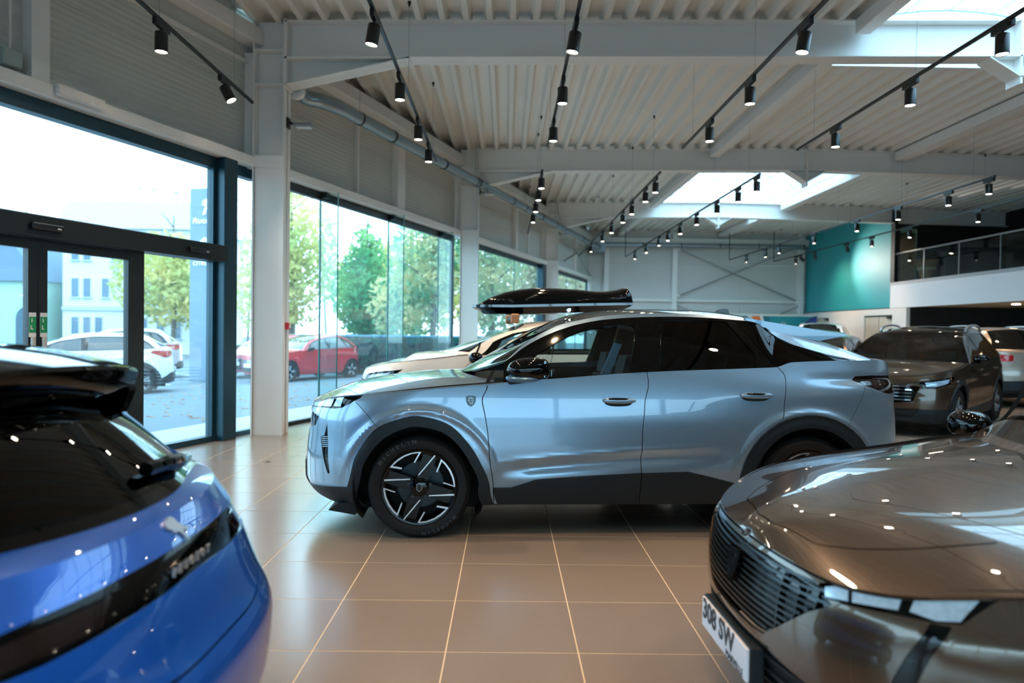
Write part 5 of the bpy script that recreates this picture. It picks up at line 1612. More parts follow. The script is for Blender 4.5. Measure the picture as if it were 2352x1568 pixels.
    for n_, (uv, tri) in mesh.items():
        for mi in (False, True):
            if n_ in ('grille', 'lower_intake') and mi: continue
            both = n_ in ('grille', 'lower_intake')
            o = panels('body_panel' if n_ == 'body' else n_, S, uv, tri, mats.get(n_, body), r0, offs.get(n_, 0.0), 0.014, 'both' if both else mi)
            if not mi: out[n_] = o
    for g in (g1, g2, g3): gap_liner(S, g, r0, w=.03, mirror=True)
    gap_liner(S, hs, r0, w=.05, d=.018, mirror=True)
    # bonnet
    Eh = lambda t: S(np.stack([lcowl * np.asarray(t, float).ravel(), S.zt(lcowl * np.asarray(t, float).ravel())], -1)).reshape(np.shape(t) + (3,))
    e0, e1 = Eh(np.array([0.0]))[0], Eh(np.array([1.0]))[0]
    cb = cx - 0.14
    hood_c = hood_c or [(e0[0], 0, e0[2]), (e0[0] + .14, 0, e0[2] + .05), (e0[0] + .45, 0, e0[2] + .095), ((e0[0] + cb) / 2 + .15, 0, e1[2] - .00), (cb, 0, e1[2] + .03)]
    Chc = curve3(hood_c)
    SHh = blend_patch(Chc, Eh, lcowl, .9, hood_px, hood_pz); SHh.orient((lcowl * .7, -.2), (0, 0, 1))
    C.hood, C.S = SHh, S
    hc = hood_cuts(SHh, C) if hood_cuts else []
    hmesh = carve(SHh, [], hood_step or max(step, .05), hc)
    shell('hood', SHh, *hmesh['body'], body, r0, 0, .012)
    # greenhouse
    lu = lambda t: lcowl + (ltail - lcowl) * np.asarray(t, float)
    Bs = lambda t: S(np.stack([lu(t).ravel(), S.zt(lu(t).ravel())], -1)).reshape(np.shape(t) + (3,))
    b0, b1 = Bs(np.array([0.0]))[0], Bs(np.array([1.0]))[0]
    He = H - 0.05
    yr = W - 0.29
    dxw = dxw or {'suv': .86, 'hatch': .92, 'low': 1.0, 'van': .62}[style]
    dxr = dxr or {'suv': .42, 'hatch': .40, 'low': .75, 'van': .10}[style]
    rx0, rx1 = b0[0] + dxw, b1[0] - dxr
    rail = [tuple(b0), (b0[0] + dxw * .5, -(yr + .09), b0[2] + (He - b0[2]) * .62), (rx0, -(yr + .01), He - .06), (rx0 + .45, -yr, He), ((rx0 + rx1) / 2 + .2, -yr, He + .005), (rx1 - .1, -(yr - .005), He - .035), (b1[0] - dxr * .45, -(yr + .05), b1[2] + (He - b1[2]) * .52), tuple(b1)]
    tx = [(q[0] - b0[0]) / (b1[0] - b0[0]) for q in rail]
    Us = curve3(rail, tx)
    ce = hood_c[-1]
    back_x = S(np.array([[S.L - .002, float(S.zt(S.L))]]))[0]
    Cc = curve3([(ce[0], 0, ce[2]), (rx0 - dxw * .45, 0, ce[2] + (H - ce[2]) * .60), (rx0 - .04, 0, H - .045), (rx0 + .45, 0, H), ((rx0 + rx1) / 2 + .2, 0, H + .002), (rx1 + .05, 0, H - .03), (rx1 + (back_x[0] - rx1) * .55, 0, back_x[2] + (H - back_x[2]) * .5), (back_x[0] - .01, 0, back_x[2])],
                [0, (rx0 - dxw * .45 - ce[0]) / (b1[0] - b0[0] + .1), tx[2] - .01, tx[3], tx[4], tx[5], tx[6], 1.0])
    LC = b1[0] - b0[0]
    SRr = blend_patch(Cc, Us, LC, .66, 2.0, 2.3); SRr.orient((LC * .5, -.1), (0, 0, 1))
    C.roof_surf = SRr
    ta, tb = tx[2] * LC, tx[5] * LC
    wsp = [(.02 * LC, -.62), (ta - .10, -.61), (ta - .02, -.50), (ta, 0), (ta - .02, .50), (ta - .10, .61), (.02 * LC, .62)]
    rwp = [(tb + .06, -.58), (.985 * LC, -.61), (.985 * LC, .61), (tb + .06, .58)]
    cm = carve(SRr, [('windshield', wsp), ('rear_window', rwp)], max(step, .06))
    roofm = roof or body
    shell('roof', SRr, *cm['body'], roofm, r0, 0, .012)
    shell('windshield', SRr, *cm['windshield'], screen or m_opaque_glass, r0, 0, 0)
    shell('rear_window', SRr, *cm['rear_window'], side_glass or m_opaque_glass, r0, 0, 0)
    tail_deck(S, SRr, LC, ltail, body, r0)
    SG = side_patch(Bs, Us, LC, .42, .012)
    C.SG = SG
    def ab(x, t): return np.array([x - b0[0], .42 * t])
    win_top = lambda x: .86
    xm = d2
    tri = [ab(b0[0] + .13, -.03), ab(b0[0] + .30, .74), ab(b0[0] + .55, .88), ab(rx0 + .3, .90), ab(rx1, .88), ab(b1[0] - dxr * .62, .70), ab(b1[0] - dxr * .25, -.03)]
    f1 = [ab(b0[0] + .30, .06), ab(b0[0] + .42, .70), ab(b0[0] + .64, .82), ab(rx0 + .15, .84), ab(xm - .05, .84), ab(xm - .05, .06)]
    f2 = [ab(xm + .06, .06), ab(xm + .06, .84), ab(min(rx1 - .28, d3 - .1), .83), ab(min(rx1 - .1, d3 + .05), .06)]
    f3 = [ab(min(rx1 - .05, d3 + .12), .08), ab(min(rx1 - .20, d3 - .0), .80), ab(rx1 - .02, .78), ab(b1[0] - dxr * .55, .40), ab(b1[0] - dxr * .5, .08)]
    gm = carve(SG, [('window_trim', tri), ('front_door_glass', f1), ('rear_door_glass', f2), ('quarter_glass', f3)], max(step, .05))
    gmt = {'body': pillar or body, 'window_trim': m_gloss, 'front_door_glass': side_glass or m_opaque_glass, 'rear_door_glass': side_glass or m_opaque_glass, 'quarter_glass': side_glass or m_opaque_glass}
    for n_ in gm:
        for mi in (False, True): shell({'body': 'roof_pillar'}.get(n_, n_), SG, *gm[n_], gmt[n_], r0, -.004 if 'glass' in n_ else 0, 0 if 'glass' in n_ else .012, mi)
    if rails is not None:
        for sg in (-1, 1):
            pts = [Us(np.array([t]))[0] * [1, -sg, 1] + [0, 0, dz] for t, dz in ((tx[2] + .02, .0), (tx[2] + .07, .045), (tx[3], .06), (tx[4], .06), (tx[5] - .05, .045), (tx[5] - .01, .0))]
            MB().tube(smooth_curve(pts, 5), .018, 8).build('roof_bar', rails, r0)
    for ax in (fa, ra):
        for sg in (-1, 1):
            add_wheel(r0, ax, sg * (W - .02 - .105), R, rr, .21, wheel, sg, rot=.2)
    well(C, fa, zc, ri_ + .02, W - .03, .58); well(C, ra, zc, ri_ + .02, W - .03, .58)
    m = MB(); m.box(X0 + .35, X1 - .25, -.55, .55, .20, .38); m.box(fa + ri_ + .04, ra - ri_ - .04, -W + .08, W - .08, .21, .38)
    if inner: m.box(X0 + .30, fa + .2, -.5, .5, .38, .74); m.box(ra - .3, X1 - .30, -.55, .55, .38, .78)
    m.build('underbody', m_dark, r0)
    if screen is not None or side_glass is not None:
        seats(r0, (-.25, .62), .34 * k, back=.66)
        m = MB(); m.prism([(cx - .02, .70), (cx + .42, .70), (cx + .42, .98 * k), (cx + .32, 1.02 * k), (cx, 1.03 * k)], 1, -W + .12, W - .12); m.build('dashboard', m_seat, r0)
    if mirrors:
        for sg in (-1, 1):
            mr = empty('mirror', (cx + .30, sg * (W + .10), 1.08 * k + .03), 0, r0)
            V, F = ellipsoid((0, 0, 0), (.085, .105, .072), 16, 10, .8); MB().add(V, F, True).build('mirror_cap', m_gloss, mr)
            MB().tube([(0, 0, -.05), (-.02, -sg * .14, -.08)], .022, 6).build('mirror_arm', m_gloss, mr)
    for dx_ in (d1 + .72, d3 - .32):
        q = S(np.array([P(dx_, .90 * k + .03)]))[0]
        for sg in (-1, 1):
            V, F = ellipsoid((q[0], sg * (abs(q[1]) + .012), q[2]), (.10, .018, .018), 12, 8, .8); MB().add(V, F, True).build('door_handle', body, r0)
    if generic_front:
        for kk in range(5):
            z = zn - .14 - kk * .048
            line = [np.array([l, z]) for l in np.linspace(-.48, .48, 13)]
            uv = np.array(strip_poly(line, .014)); n = len(line)
            Q = S(uv) + S.normals(uv) * .002
            mesh_np('grille_slat', Q, [(i, i + 1, 2 * n - 2 - i, 2 * n - 1 - i) for i in range(n - 1)], m_chrome, out.get('grille', r0))
        pts = [S(np.array([[0.0, .50]]))[0]]
        MB().cbox(pts[0][0] - .03, pts[0][0] - .015, -.26, .26, .44, .55, .003).build('license_plate', m_plate, r0)
    if generic_rear:
        q = S(np.array([[S.L - .001, .60]]))[0]
        MB().cbox(q[0] + .012, q[0] + .026, -.26, .26, .55, .66, .003).build('license_plate', m_plate, r0)
    C.out = out
    return C

pt_white = paint('warm_white_paint', 'e9e2d6', metal=0.05, rough=0.35)
pt_white2 = paint('cool_white_paint', 'dfe6ea', metal=0.05, rough=0.35)
pt_bronze = paint('dark_bronze_paint', '4e3d2d', metal=0.75, rough=0.3)
pt_grey = paint('warm_silver_paint', 'a39a90', metal=0.6, rough=0.33)
pt_grey2 = paint('pale_grey_paint', 'b7bcc4', metal=0.4, rough=0.35)
pt_red = paint('bright_red_paint', 'c8101f', metal=0.1, rough=0.35)
pt_pink = paint('red_paint_reflection_paled', 'c9545c', metal=0.1, rough=0.4)  # red body lightened in the base colour to stand for reflections over it
pt_brown = paint('brown_metal_paint', '54412f', metal=0.7, rough=0.3)

c_wh = generic_car('car', (0.22, 9.55, 0), math.radians(3), 'white SUV carrying a black roof box, parked behind the silver crossover', pt_white, wb=2.68, fo=.82, H=1.60, W=.92, side_glass=m_clear, screen=m_screen, step=.05, wheel='dark5', dxw=.74, ztop=spl([-2.4, -2.1, -1.85, -1.34, -.94, -.44, 1.34, 1.85, 2.3], [.89, .95, 1.03, 1.09, 1.135, 1.15, 1.17, 1.18, 1.16]))
# roof box with two bars
bx = empty('roof_box', (c_wh.root.location.x - .20, c_wh.root.location.y, 1.665), math.radians(3)); bx.scale = (1.08, 1, 1.05)
tag(bx, 'glossy black roof box on the white SUV', 'roof box')
cs2 = curve3([(-.98, 0, .03), (-.80, 0, .17), (-.5, 0, .28), (-.15, 0, .325), (.25, 0, .315), (.60, 0, .29), (.80, 0, .315), (.92, 0, .345), (.965, 0, .30), (.985, 0, .16)])
hw = spl([-.98, -.9, -.7, -.3, .4, .8, .985], [.12, .24, .33, .38, .39, .38, .35])
V, F = [], []; nx, nt_ = 48, 18
for i in range(nx + 1):
    c_ = cs2(np.array(i / nx)); x = float(c_[0]); top = float(c_[2]); wv = float(hw(x)); base = .02 + .035 * max(0, x + .5)
    for j in range(nt_ + 1):
        t = math.pi * j / nt_
        V.append((x, -wv * math.copysign(abs(math.cos(t)) ** .45, math.cos(t)), base + .075 + max(0.004, (top - base - .075)) * abs(math.sin(t)) ** .62))
for i in range(nx):
    for j in range(nt_): F.append((i * (nt_ + 1) + j, i * (nt_ + 1) + j + 1, (i + 1) * (nt_ + 1) + j + 1, (i + 1) * (nt_ + 1) + j))
F.append(tuple(range(nt_ + 1))); F.append(tuple(nx * (nt_ + 1) + j for j in range(nt_ + 1))[::-1])
MB().add([(x + .53, y, z + .02) for x, y, z in V], F, True).build('lid', m_gloss, bx)
def box_ring(z_, grow, name, mt, z1_, tp=1.0):
    mb = MB(); n = 40; P_ = []
    for i in range(n + 1):
        x = -.985 + 1.975 * i / n; P_.append((x, -(float(hw(x)) + grow)))
    for i in range(n, -1, -1):
        x = -.985 + 1.975 * i / n; P_.append((x, float(hw(x)) + grow))
    V = [(x * tp + .53, y * tp, z_ + .035 * max(0, x + .5)) for x, y in P_] + [(x + .53, y, z1_ + .035 * max(0, x + .5)) for x, y in P_]
    k = len(P_)
    mb.add(V, [tuple(range(k)), tuple(range(2 * k - 1, k - 1, -1))] + [(i, (i + 1) % k, k + (i + 1) % k, k + i) for i in range(k)])
    return mb.build(name, mt, bx)
box_ring(.085, .012, 'seam_band', mat('black_gloss_band_sky_tinted', '0b1c2b', 0.05, coat=1.0), .115)  # sky reflected in the black gloss is put into the base as blue
box_ring(.0, -.01, 'base_shell', m_gloss, .085, .84)
MB().lathe([(.0, -.4), (.02, -.4), (.02, -.385), (.03, -.38), (.0, -.38)], 1, (.72, 0, .06), 14).build('lock', m_chrome, bx)
for xx in (.05, .85):
    b_ = MB(); b_.cbox(xx - .03, xx + .03, -.62, .62, -.075, -.03, .01); o = b_.build('cross_bar', m_black, bx)
    for sg in (-1, 1):
        MB().cbox(xx - .05, xx + .05, sg * .62 - .05, sg * .62 + .05, -.12, .0, .015).build('bar_foot', mat('tan_bar_foot', 'a8744c', 0.5), o)
c_br = generic_car('car', (6.96, 11.79, 0), math.radians(45), 'dark bronze SUV with silver roof bars facing the camera beyond the silver crossover tail', pt_bronze, wb=2.68, H=1.62, W=.92, rails=m_rimsil, side_glass=m_tint, screen=m_screen, step=.05, wheel='dia5', roof=m_gloss)
c_c5 = generic_car('car', (10.75, 16.3, 0), math.radians(-90), 'warm silver SUV seen from behind at the picture edge, red tail lamp', pt_grey, wb=2.73, H=1.66, W=.92, step=.06, rails=m_rimsil)
c_vn = generic_car('van', (10.6, 23.6, 0), math.radians(60), 'white van parked at the back below the teal board', pt_white2, wb=2.8, fo=.85, ro=.75, H=1.85, W=.92, style='van', step=.09, clad=True)
c_bk = generic_car('car', (8.1, 18.0, 0), math.radians(50), 'dark brown hatchback between the white van and the bronze SUV', pt_brown, wb=2.6, H=1.47, W=.88, style='hatch', clad=False, step=.09)
# outside
c_o1 = generic_car('car', (-10.5, 17.1, 0), math.radians(30), 'white electric SUV parked outside behind the entrance doors', pt_white2, wb=2.75, H=1.52, W=.93, R=.36, rr=.26, wheel='twin5', step=.07)
c_o2 = generic_car('car', (-12.9, 22.8, 0), math.radians(28), 'pale grey SUV outside, parked beyond the white electric SUV', pt_grey2, wb=2.75, H=1.62, W=.93, step=.09)
c_o3 = generic_car('car', (-13.8, 13.0, 0), math.radians(25), 'white car outside at the picture edge beside the entrance door', pt_white2, wb=2.65, H=1.55, W=.92, step=.09)
c_o4 = generic_car('car', (-8.3, 25.0, 0), math.radians(72), 'red car outside facing the window beside the column, paled by painted-in reflections', pt_pink, wb=2.5, fo=.8, ro=.7, H=1.46, W=.87, style='hatch', clad=False, step=.08, R=.31, rr=.21)
c_o5 = generic_car('car', (-6.43, 22.48, 0), math.radians(56), 'bright red hatchback parked outside behind the green glass fins', pt_red, wb=2.5, fo=.78, ro=.62, H=1.45, W=.86, style='hatch', clad=False, step=.06, R=.31, rr=.21)
for c in (c_o1, c_o2, c_o3, c_o4, c_o5): c.root.location.z = ground_z((TW.inverted() @ c.root.location).y)

# ================================================================== GREY ESTATE (front corner at the lower right)
pt_nick = paint('grey_metal_paint_reflection_warmed', '584a3d', metal=0.75, rough=0.25)  # golden bonnet reflections worked into the grey base as bronze warmth
QX0 = -2.265
def estate_regs(S, C):
    sub = [(-.9, .13), (2.2, 1.0)]
    u = lambda pts: S.inv(pts, C.px, sub)
    lamp = u([(1880, 1338), (1974, 1333), (2092, 1338), (2250, 1339), (2335, 1341), (2346, 1350), (2281, 1387), (2210, 1435), (2151, 1431), (2053, 1411), (1954, 1391), (1880, 1372)])
    l1 = u([(1955, 1342), (2078, 1345), (2058, 1398), (1952, 1380)])
    l2 = u([(2108, 1352), (2240, 1350), (2262, 1365), (2205, 1427), (2148, 1424), (2086, 1402)])
    l3 = u([(2262, 1346), (2332, 1345), (2275, 1372)])
    l4 = u([(1890, 1344), (1945, 1341), (1942, 1378), (1890, 1366)])
    gt = u([(1832, 1307), (1878, 1324)]); gb = u([(1911, 1390), (1856, 1405), (1785, 1440), (1752, 1455)])
    gr = [np.array([0, .712]), np.array([.2, .714]), gt[0] - [0, .010], gt[1] - [0, .012], gb[0], gb[1], gb[2], gb[3], np.array([.18, gb[3][1] - .01]), np.array([0, gb[3][1] - .012])]
    fang = u([(2137, 1431), (2187, 1440)]) + u([(2112, 1560), (2050, 1560)])
    f0 = fang[2] + (fang[2] - fang[1]) * .8; f1 = fang[3] + (fang[3] - fang[0]) * .8
    fg = [fang[0], fang[1], fang[2], f0, f1, fang[3]]
    li = [np.array([0, .44]), np.array([.30, .435]), np.array([.56, .40]), np.array([.66, .30]), np.array([.60, .22]), np.array([0, .20])]
    regs = [('lower_intake', li), ('grille', gr), ('headlight', lamp), ('headlight_lens', l1), ('headlight_lens', l2), ('headlight_lens', l3), ('headlight_lens', l4), ('light_fang', fg)]
    C.gr = gr; C.lamp = lamp
    return regs, {'lower_intake': m_dark, 'grille': m_gloss, 'headlight': m_gloss, 'headlight_lens': m_led, 'light_fang': m_gloss}, {'lower_intake': -.02, 'grille': -.022, 'headlight': -.016, 'headlight_lens': -.010, 'light_fang': -.006}, []
def estate_shut(SHh, C):
    uv = SHh.inv([(1777, 1202), (1856, 1239.6), (1935, 1257), (2033, 1261), (2120, 1259), (2200, 1253), (2290, 1246)], C.px, [(0.05, -.9), (1.9, .2)])
    uv = [q for q in uv if q[1] < -.12]
    line = [np.array([uv[0][0] - .03, 0.0])] + list(uv)
    line = smooth_curve(line, 5)
    return [strip_poly(resample(line, .03), .009), strip_poly(resample([q * [1, -1] for q in line], .03), .009)]
c_es = generic_car('car', (3.094, 2.600, 0), math.radians(1.7), 'grey estate car at the lower corner, bonnet and headlamp toward the viewer', pt_nick, wb=2.73, fo=.90, ro=1.0, H=1.44, W=.925, R=.335, rr=.235, wheel='dia5', style='low', clad=False, step=.035,
    generic_front=False, regs_extra=estate_regs, side_glass=m_tint, screen=m_screen, lf=.72, nf=2.4,
    xf=[QX0 + q for q in (.2, .06, .01, 0, .02, .10, .24, .4, .5)], w=[.82, .875, .90, .92, .925, .917, .89, .86, .83],
    ztop=spl([-2.4, -2.265, -2.19, -2.12, -2.0, -1.88, -1.80, -1.365, -.95, -.4, .9, 1.9, 2.5], [.735, .735, .73, .745, .79, .820, .835, .905, .968, .985, 1.0, 1.01, .99]),
    hood_c=[(QX0 + .055, 0, .735), (QX0 + .10, 0, .775), (QX0 + .20, 0, .815), (QX0 + .40, 0, .862), (QX0 + .75, 0, .918), (QX0 + 1.05, 0, .958), (QX0 + 1.28, 0, .980)], hood_cuts=estate_shut, hood_step=.035, hood_pz=2.6)
S3, r3 = c_es.S, c_es.root
def ring_bar(S, line, w, off, thick, name, mt, parent, mirror=True):
    uv = np.array(strip_poly(line, w)); n = len(line)
    N_ = S.normals(uv); A = S(uv) + N_ * off; B = S(uv) + N_ * (off - thick)
    V = np.concatenate([A, B]); m2 = 2 * n
    F = [(i, i + 1, m2 - 2 - i, m2 - 1 - i) for i in range(n - 1)]
    F += [(i, (i + 1) % m2, m2 + (i + 1) % m2, m2 + i) for i in range(m2)]
    if mirror:
        k = len(V); V = np.concatenate([V, V * [1, -1, 1]]); F = F + [tuple(j + k for j in f[::-1]) for f in F]
    return mesh_np(name, V, F, mt, parent)
gobj = c_es.out['grille']
for k in range(11):
    z = .700 - .0205 * k
    line = []
    for l in np.linspace(0, .62, 26):
        q = np.array([l, z + .012 * (l / .5) ** 2])
        if pip(np.array([q]), c_es.gr)[0]: line.append(q)
    if len(line) > 3:
        line = [q * [-1, 1] for q in line[::-1][:-1]] + line
        ring_bar(S3, line, .0075, -.004, .016, 'grille_slat', m_gloss if k % 1 else mat('dark_satin_slat', '2a3236', 0.22, metal=0.5), gobj, False)
for l in (.30, .385, .46, .52):
    line = [np.array([l + .02 * t, .715 - .25 * t]) for t in np.linspace(0, 1, 14)]
    line = [q for q in line if pip(np.array([q]), c_es.gr)[0]]
    if len(line) > 2:
        for sg in (1, -1): ring_bar(S3, [q * [sg, 1] for q in line], .006, -.008, .012, 'grille_divider', m_gloss, gobj, False)
b_uv = S3.inv([(1689, 1295)], c_es.px, [(-.3, .3), (.4, .75)])[0]; b_uv = np.array([0.0, b_uv[1]])
em = place_flat(S3, b_uv, [shield(.105, .125)], .012, m_gloss, 'emblem', r3, off=.0, xdir=(0, -1, 0))
place_flat(S3, b_uv, [[(a * .9, b * .9) for a, b in shield(.105, .125)]], .0135, mat('dark_emblem_field', '10161a', 0.15), 'emblem_field', em, xdir=(0, -1, 0))
place_flat(S3, b_uv, lion_head(.10, .12), .0150, mat('dark_chrome', '3c474d', 0.15, metal=0.9), 'emblem_lion', em, xdir=(0, -1, 0))
# small model figures on the nose above the grille
V, F = text_mesh('308', .030, .002, .0006)
P3 = S3(np.array([[.10, .722]]))[0]
MB(Matrix(((0, 0, -1, P3[0] - .004), (-1, 0, 0, .02), (0, 1, 0, P3[2] + .006), (0, 0, 0, 1)))).add(V, F).build('nose_lettering', m_chrome, r3)
# number plate
pl = MB().cbox(QX0 - .030, QX0 - .018, -.235, .235, .300, .412, .002).build('license_plate', m_plate, r3)
MB().cbox(QX0 - .020, QX0 + .03, -.245, .245, .288, .42, .006).build('plate_holder', m_clad, r3)
def front_text(s, size, y, z, x, mt, parent, bold=0.0, sp=1.0, name='lettering'):
    V, F = text_mesh(s, size, .002, bold, sp)
    return MB(Matrix(((0, 0, -1, x), (-1, 0, 0, y), (0, 1, 0, z), (0, 0, 0, 1)))).add(V, F).build(name, mt, parent)
front_text('308 SW', .105, .05, .372, QX0 - .031, m_plate_ink, pl, .0022, 1.0, 'plate_text')
front_text('MARVELLE', .036, -.125, .316, QX0 - .031, m_plate_ink, pl, .0, 1.0, 'plate_small_text')
for k in range(4):
    ring_bar(S3, [np.array([l, .40 - .045 * k]) for l in np.linspace(.0, .56, 16)], .010, -.006, .02, 'intake_slat', m_clad, c_es.out.get('lower_intake', r3))
# wiper at the windscreen foot
w0 = c_es.roof_surf
MB().tube([tuple(w0(np.array([[.03, b]]))[0] + np.array([0, 0, .02])) for b in np.linspace(-.58, .1, 8)], .011, 6).build('wiper', m_black, r3)

# ================================================================== BLUE HATCHBACK (tail at the lower left)
pt_blue = paint('vivid_blue_paint', '0656b8', metal=0.35, rough=0.28)
BX1 = 1.97
def blue_regs(S, C):
    L = S.L
    band = [np.array([L, .858]), np.array([L - .3, .858]), np.array([L - .52, .852]), np.array([L - .74, .835]), np.array([L - .84, .80]), np.array([L - .76, .765]), np.array([L - .55, .768]), np.array([L - .3, .778]), np.array([L, .785])]
    lamp = [np.array([L - .34, .835]), np.array([L - .55, .832]), np.array([L - .76, .815]), np.array([L - .80, .797]), np.array([L - .72, .778]), np.array([L - .40, .786])]
    rb = [np.array([L, .30]), np.array([L - .6, .29]), np.array([L - 1.0, .26]), np.array([L - 1.0, .1]), np.array([L, .1])]
    seam = smooth_curve([np.array([L, .60]), np.array([L - .30, .605]), np.array([L - .50, .66]), np.array([L - .70, .735]), np.array([L - .85, .74])], 6)
    tg = smooth_curve([np.array([L - .52, .66]), np.array([L - .60, .75]), np.array([L - .62, .90]), np.array([L - .60, 1.0])], 5)
    C.lamp = lamp
    return [('light_band', band), ('tail_light', lamp), ('rear_bumper_cladding', rb)], {'light_band': m_gloss, 'tail_light': m_tail_dk, 'rear_bumper_cladding': m_clad}, {'light_band': -.006, 'tail_light': -.003, 'rear_bumper_cladding': .004}, [strip_poly(resample(seam, .03), .006)]
c_bl = generic_car('car', (-2.75, 1.945, 0), 0.0, 'vivid blue hatchback tail at the lower corner with black spoiler and light band', pt_blue, wb=2.54, fo=.84, ro=.70, H=1.42, W=.872, R=.32, rr=.22, wheel='dark5', style='hatch', clad=False, step=.035,
    generic_rear=False, regs_extra=blue_regs, side_glass=m_tint, screen=m_screen, roof=m_gloss, lr=.62, nr=2.5,
    xr=[BX1 + q for q in (-.16, -.02, .035, .045, -.015, -.075, -.165, -.27, -.36)], w=[.78, .83, .855, .872, .872, .858, .83, .79, .75],
    ztop=spl([-2.3, -2.0, -1.75, -1.27, -.87, -.3, 1.27, 1.62, 2.2], [.76, .80, .86, .90, .94, .965, .975, .955, .915]))
S4, r4 = c_bl.S, c_bl.root
def rear_text(s, size, y, z, x, mt, parent, bold=0.0, sp=1.0, name='lettering'):
    V, F = text_mesh(s, size, .006, bold, sp)
    return MB(Matrix(((0, 0, 1, x), (1, 0, 0, y), (0, 1, 0, z), (0, 0, 0, 1)))).add(V, F).build(name, mt, parent)
q4 = S4(np.array([[S4.L, .806]]))[0]
rear_text('PEUGEOT', .029, -.015, .812, q4[0] + .002, m_rimsil, r4, .0015, 2.05, 'band_lettering')
lion = [(-.055, .030), (-.045, .042), (-.030, .040), (-.020, .050), (.000, .046), (.012, .036), (.018, .018), (.030, .004), (.050, -.010), (.062, -.012), (.058, -.020), (.040, -.020), (.024, -.010), (.020, -.020), (.026, -.040), (.022, -.052), (.012, -.050), (.012, -.036), (.002, -.018), (-.012, -.006), (-.022, -.012), (-.030, -.008), (-.034, .004), (-.048, .010), (-.056, .018)]
place_flat(S4, np.array([S4.L - .0005, .892]), [[(a * .82, b * .82) for a, b in lion]], .007, m_rimsil, 'lion_emblem', r4, xdir=(0, 1, 0))
# spoiler with side blade
top = [(1.05, 1.415), (1.22, 1.395), (1.38, 1.362), (1.475, 1.335)]
bot = [(1.482, 1.322), (1.470, 1.275), (1.430, 1.235), (1.35, 1.235), (1.24, 1.30), (1.12, 1.37)]
V, F = [], []; nY = 16; prof = top + bot; m_ = len(prof)
for k in range(nY + 1):
    y = -.60 + 1.20 * k / nY; s_ = abs(y) / .60
    for (x, z) in prof:
        V.append((x - .06 * s_ ** 2.2, y, z - .035 * s_ ** 2))
for k in range(nY):
    for i in range(m_): F.append((k * m_ + i, k * m_ + (i + 1) % m_, (k + 1) * m_ + (i + 1) % m_, (k + 1) * m_ + i))
F += [tuple(range(m_))[::-1], tuple(nY * m_ + i for i in range(m_))]
MB().add(V, F, True).build('spoiler', m_gloss, r4)
for sg in (-1, 1):
    MB().prism([(1.24, 1.33), (1.40, 1.31), (1.415, 1.22), (1.385, 1.145), (1.33, 1.16)], 1, sg * .555, sg * .60).build('spoiler_blade', m_gloss, r4)
# rear wiper on the glass
SR4 = c_bl.roof_surf
lo4, hi4 = np.array(SR4.dom).min(0), np.array(SR4.dom).max(0)
def on_glass(fa_, b): return SR4(np.array([[hi4[0] * fa_, b]]))[0]
wp = [on_glass(.972, .08), on_glass(.974, .18), on_glass(.980, .33), on_glass(.988, .49)]
wp = [p + np.array([.03, 0, .012]) for p in wp]
MB().tube([tuple(p) for p in smooth_curve(wp, 5)], [.022] * 6 + [.026] * 5 + [.012] * 5, 8).build('rear_wiper', m_gloss, r4)

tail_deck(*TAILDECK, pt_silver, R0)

# ================================================================== OUTSIDE THE GLASS
def leaf_mat(name, ca, cb_, scale=0.6):
    if name in MATS: return MATS[name]
    m = bpy.data.materials.new(name); m.use_nodes = True
    nt = m.node_tree; N = nt.nodes; L = nt.links
    N.remove(N['Principled BSDF'])
    tc = N.new('ShaderNodeTexCoord'); t = N.new('ShaderNodeTexNoise'); t.inputs['Scale'].default_value = scale; t.inputs['Detail'].default_value = 6
    L.new(tc.outputs['Object'], t.inputs['Vector'])
    r = N.new('ShaderNodeValToRGB'); r.color_ramp.elements[0].position = .38; r.color_ramp.elements[1].position = .62
    r.color_ramp.elements[0].color = (*lin(ca), 1); r.color_ramp.elements[1].color = (*lin(cb_), 1)
    L.new(t.outputs['Fac'], r.inputs['Fac'])
    d = N.new('ShaderNodeBsdfDiffuse'); q = N.new('ShaderNodeBsdfTranslucent')
    L.new(r.outputs['Color'], d.inputs['Color']); L.new(r.outputs['Color'], q.inputs['Color'])
    mx = N.new('ShaderNodeMixShader'); mx.inputs['Fac'].default_value = .5
    L.new(d.outputs[0], mx.inputs[1]); L.new(q.outputs[0], mx.inputs[2]); L.new(mx.outputs[0], N['Material Output'].inputs['Surface'])
    MATS[name] = m
    return m
m_bark = mat('grey_brown_bark', '6a625a', 0.9, noise=(5, .2), bump=(30, .5))
m_birch = mat('pale_bark', '5c5d5a', 0.9, noise=(5, .15))
lf_green = leaf_mat('green_leaves', '4a9a6a', '8fbf78')
lf_yellow = leaf_mat('yellow_autumn_leaves', 'e3d28c', 'b4c07c')
lf_mixed = leaf_mat('mixed_autumn_leaves', '5aa884', 'e2d4a0', .9)
lf_olive = leaf_mat('olive_leaves', '9aa080', 'c4bc94')
lf_dark = leaf_mat('dark_hedge_leaves', '15454e', '2c6a5c', 2.0)
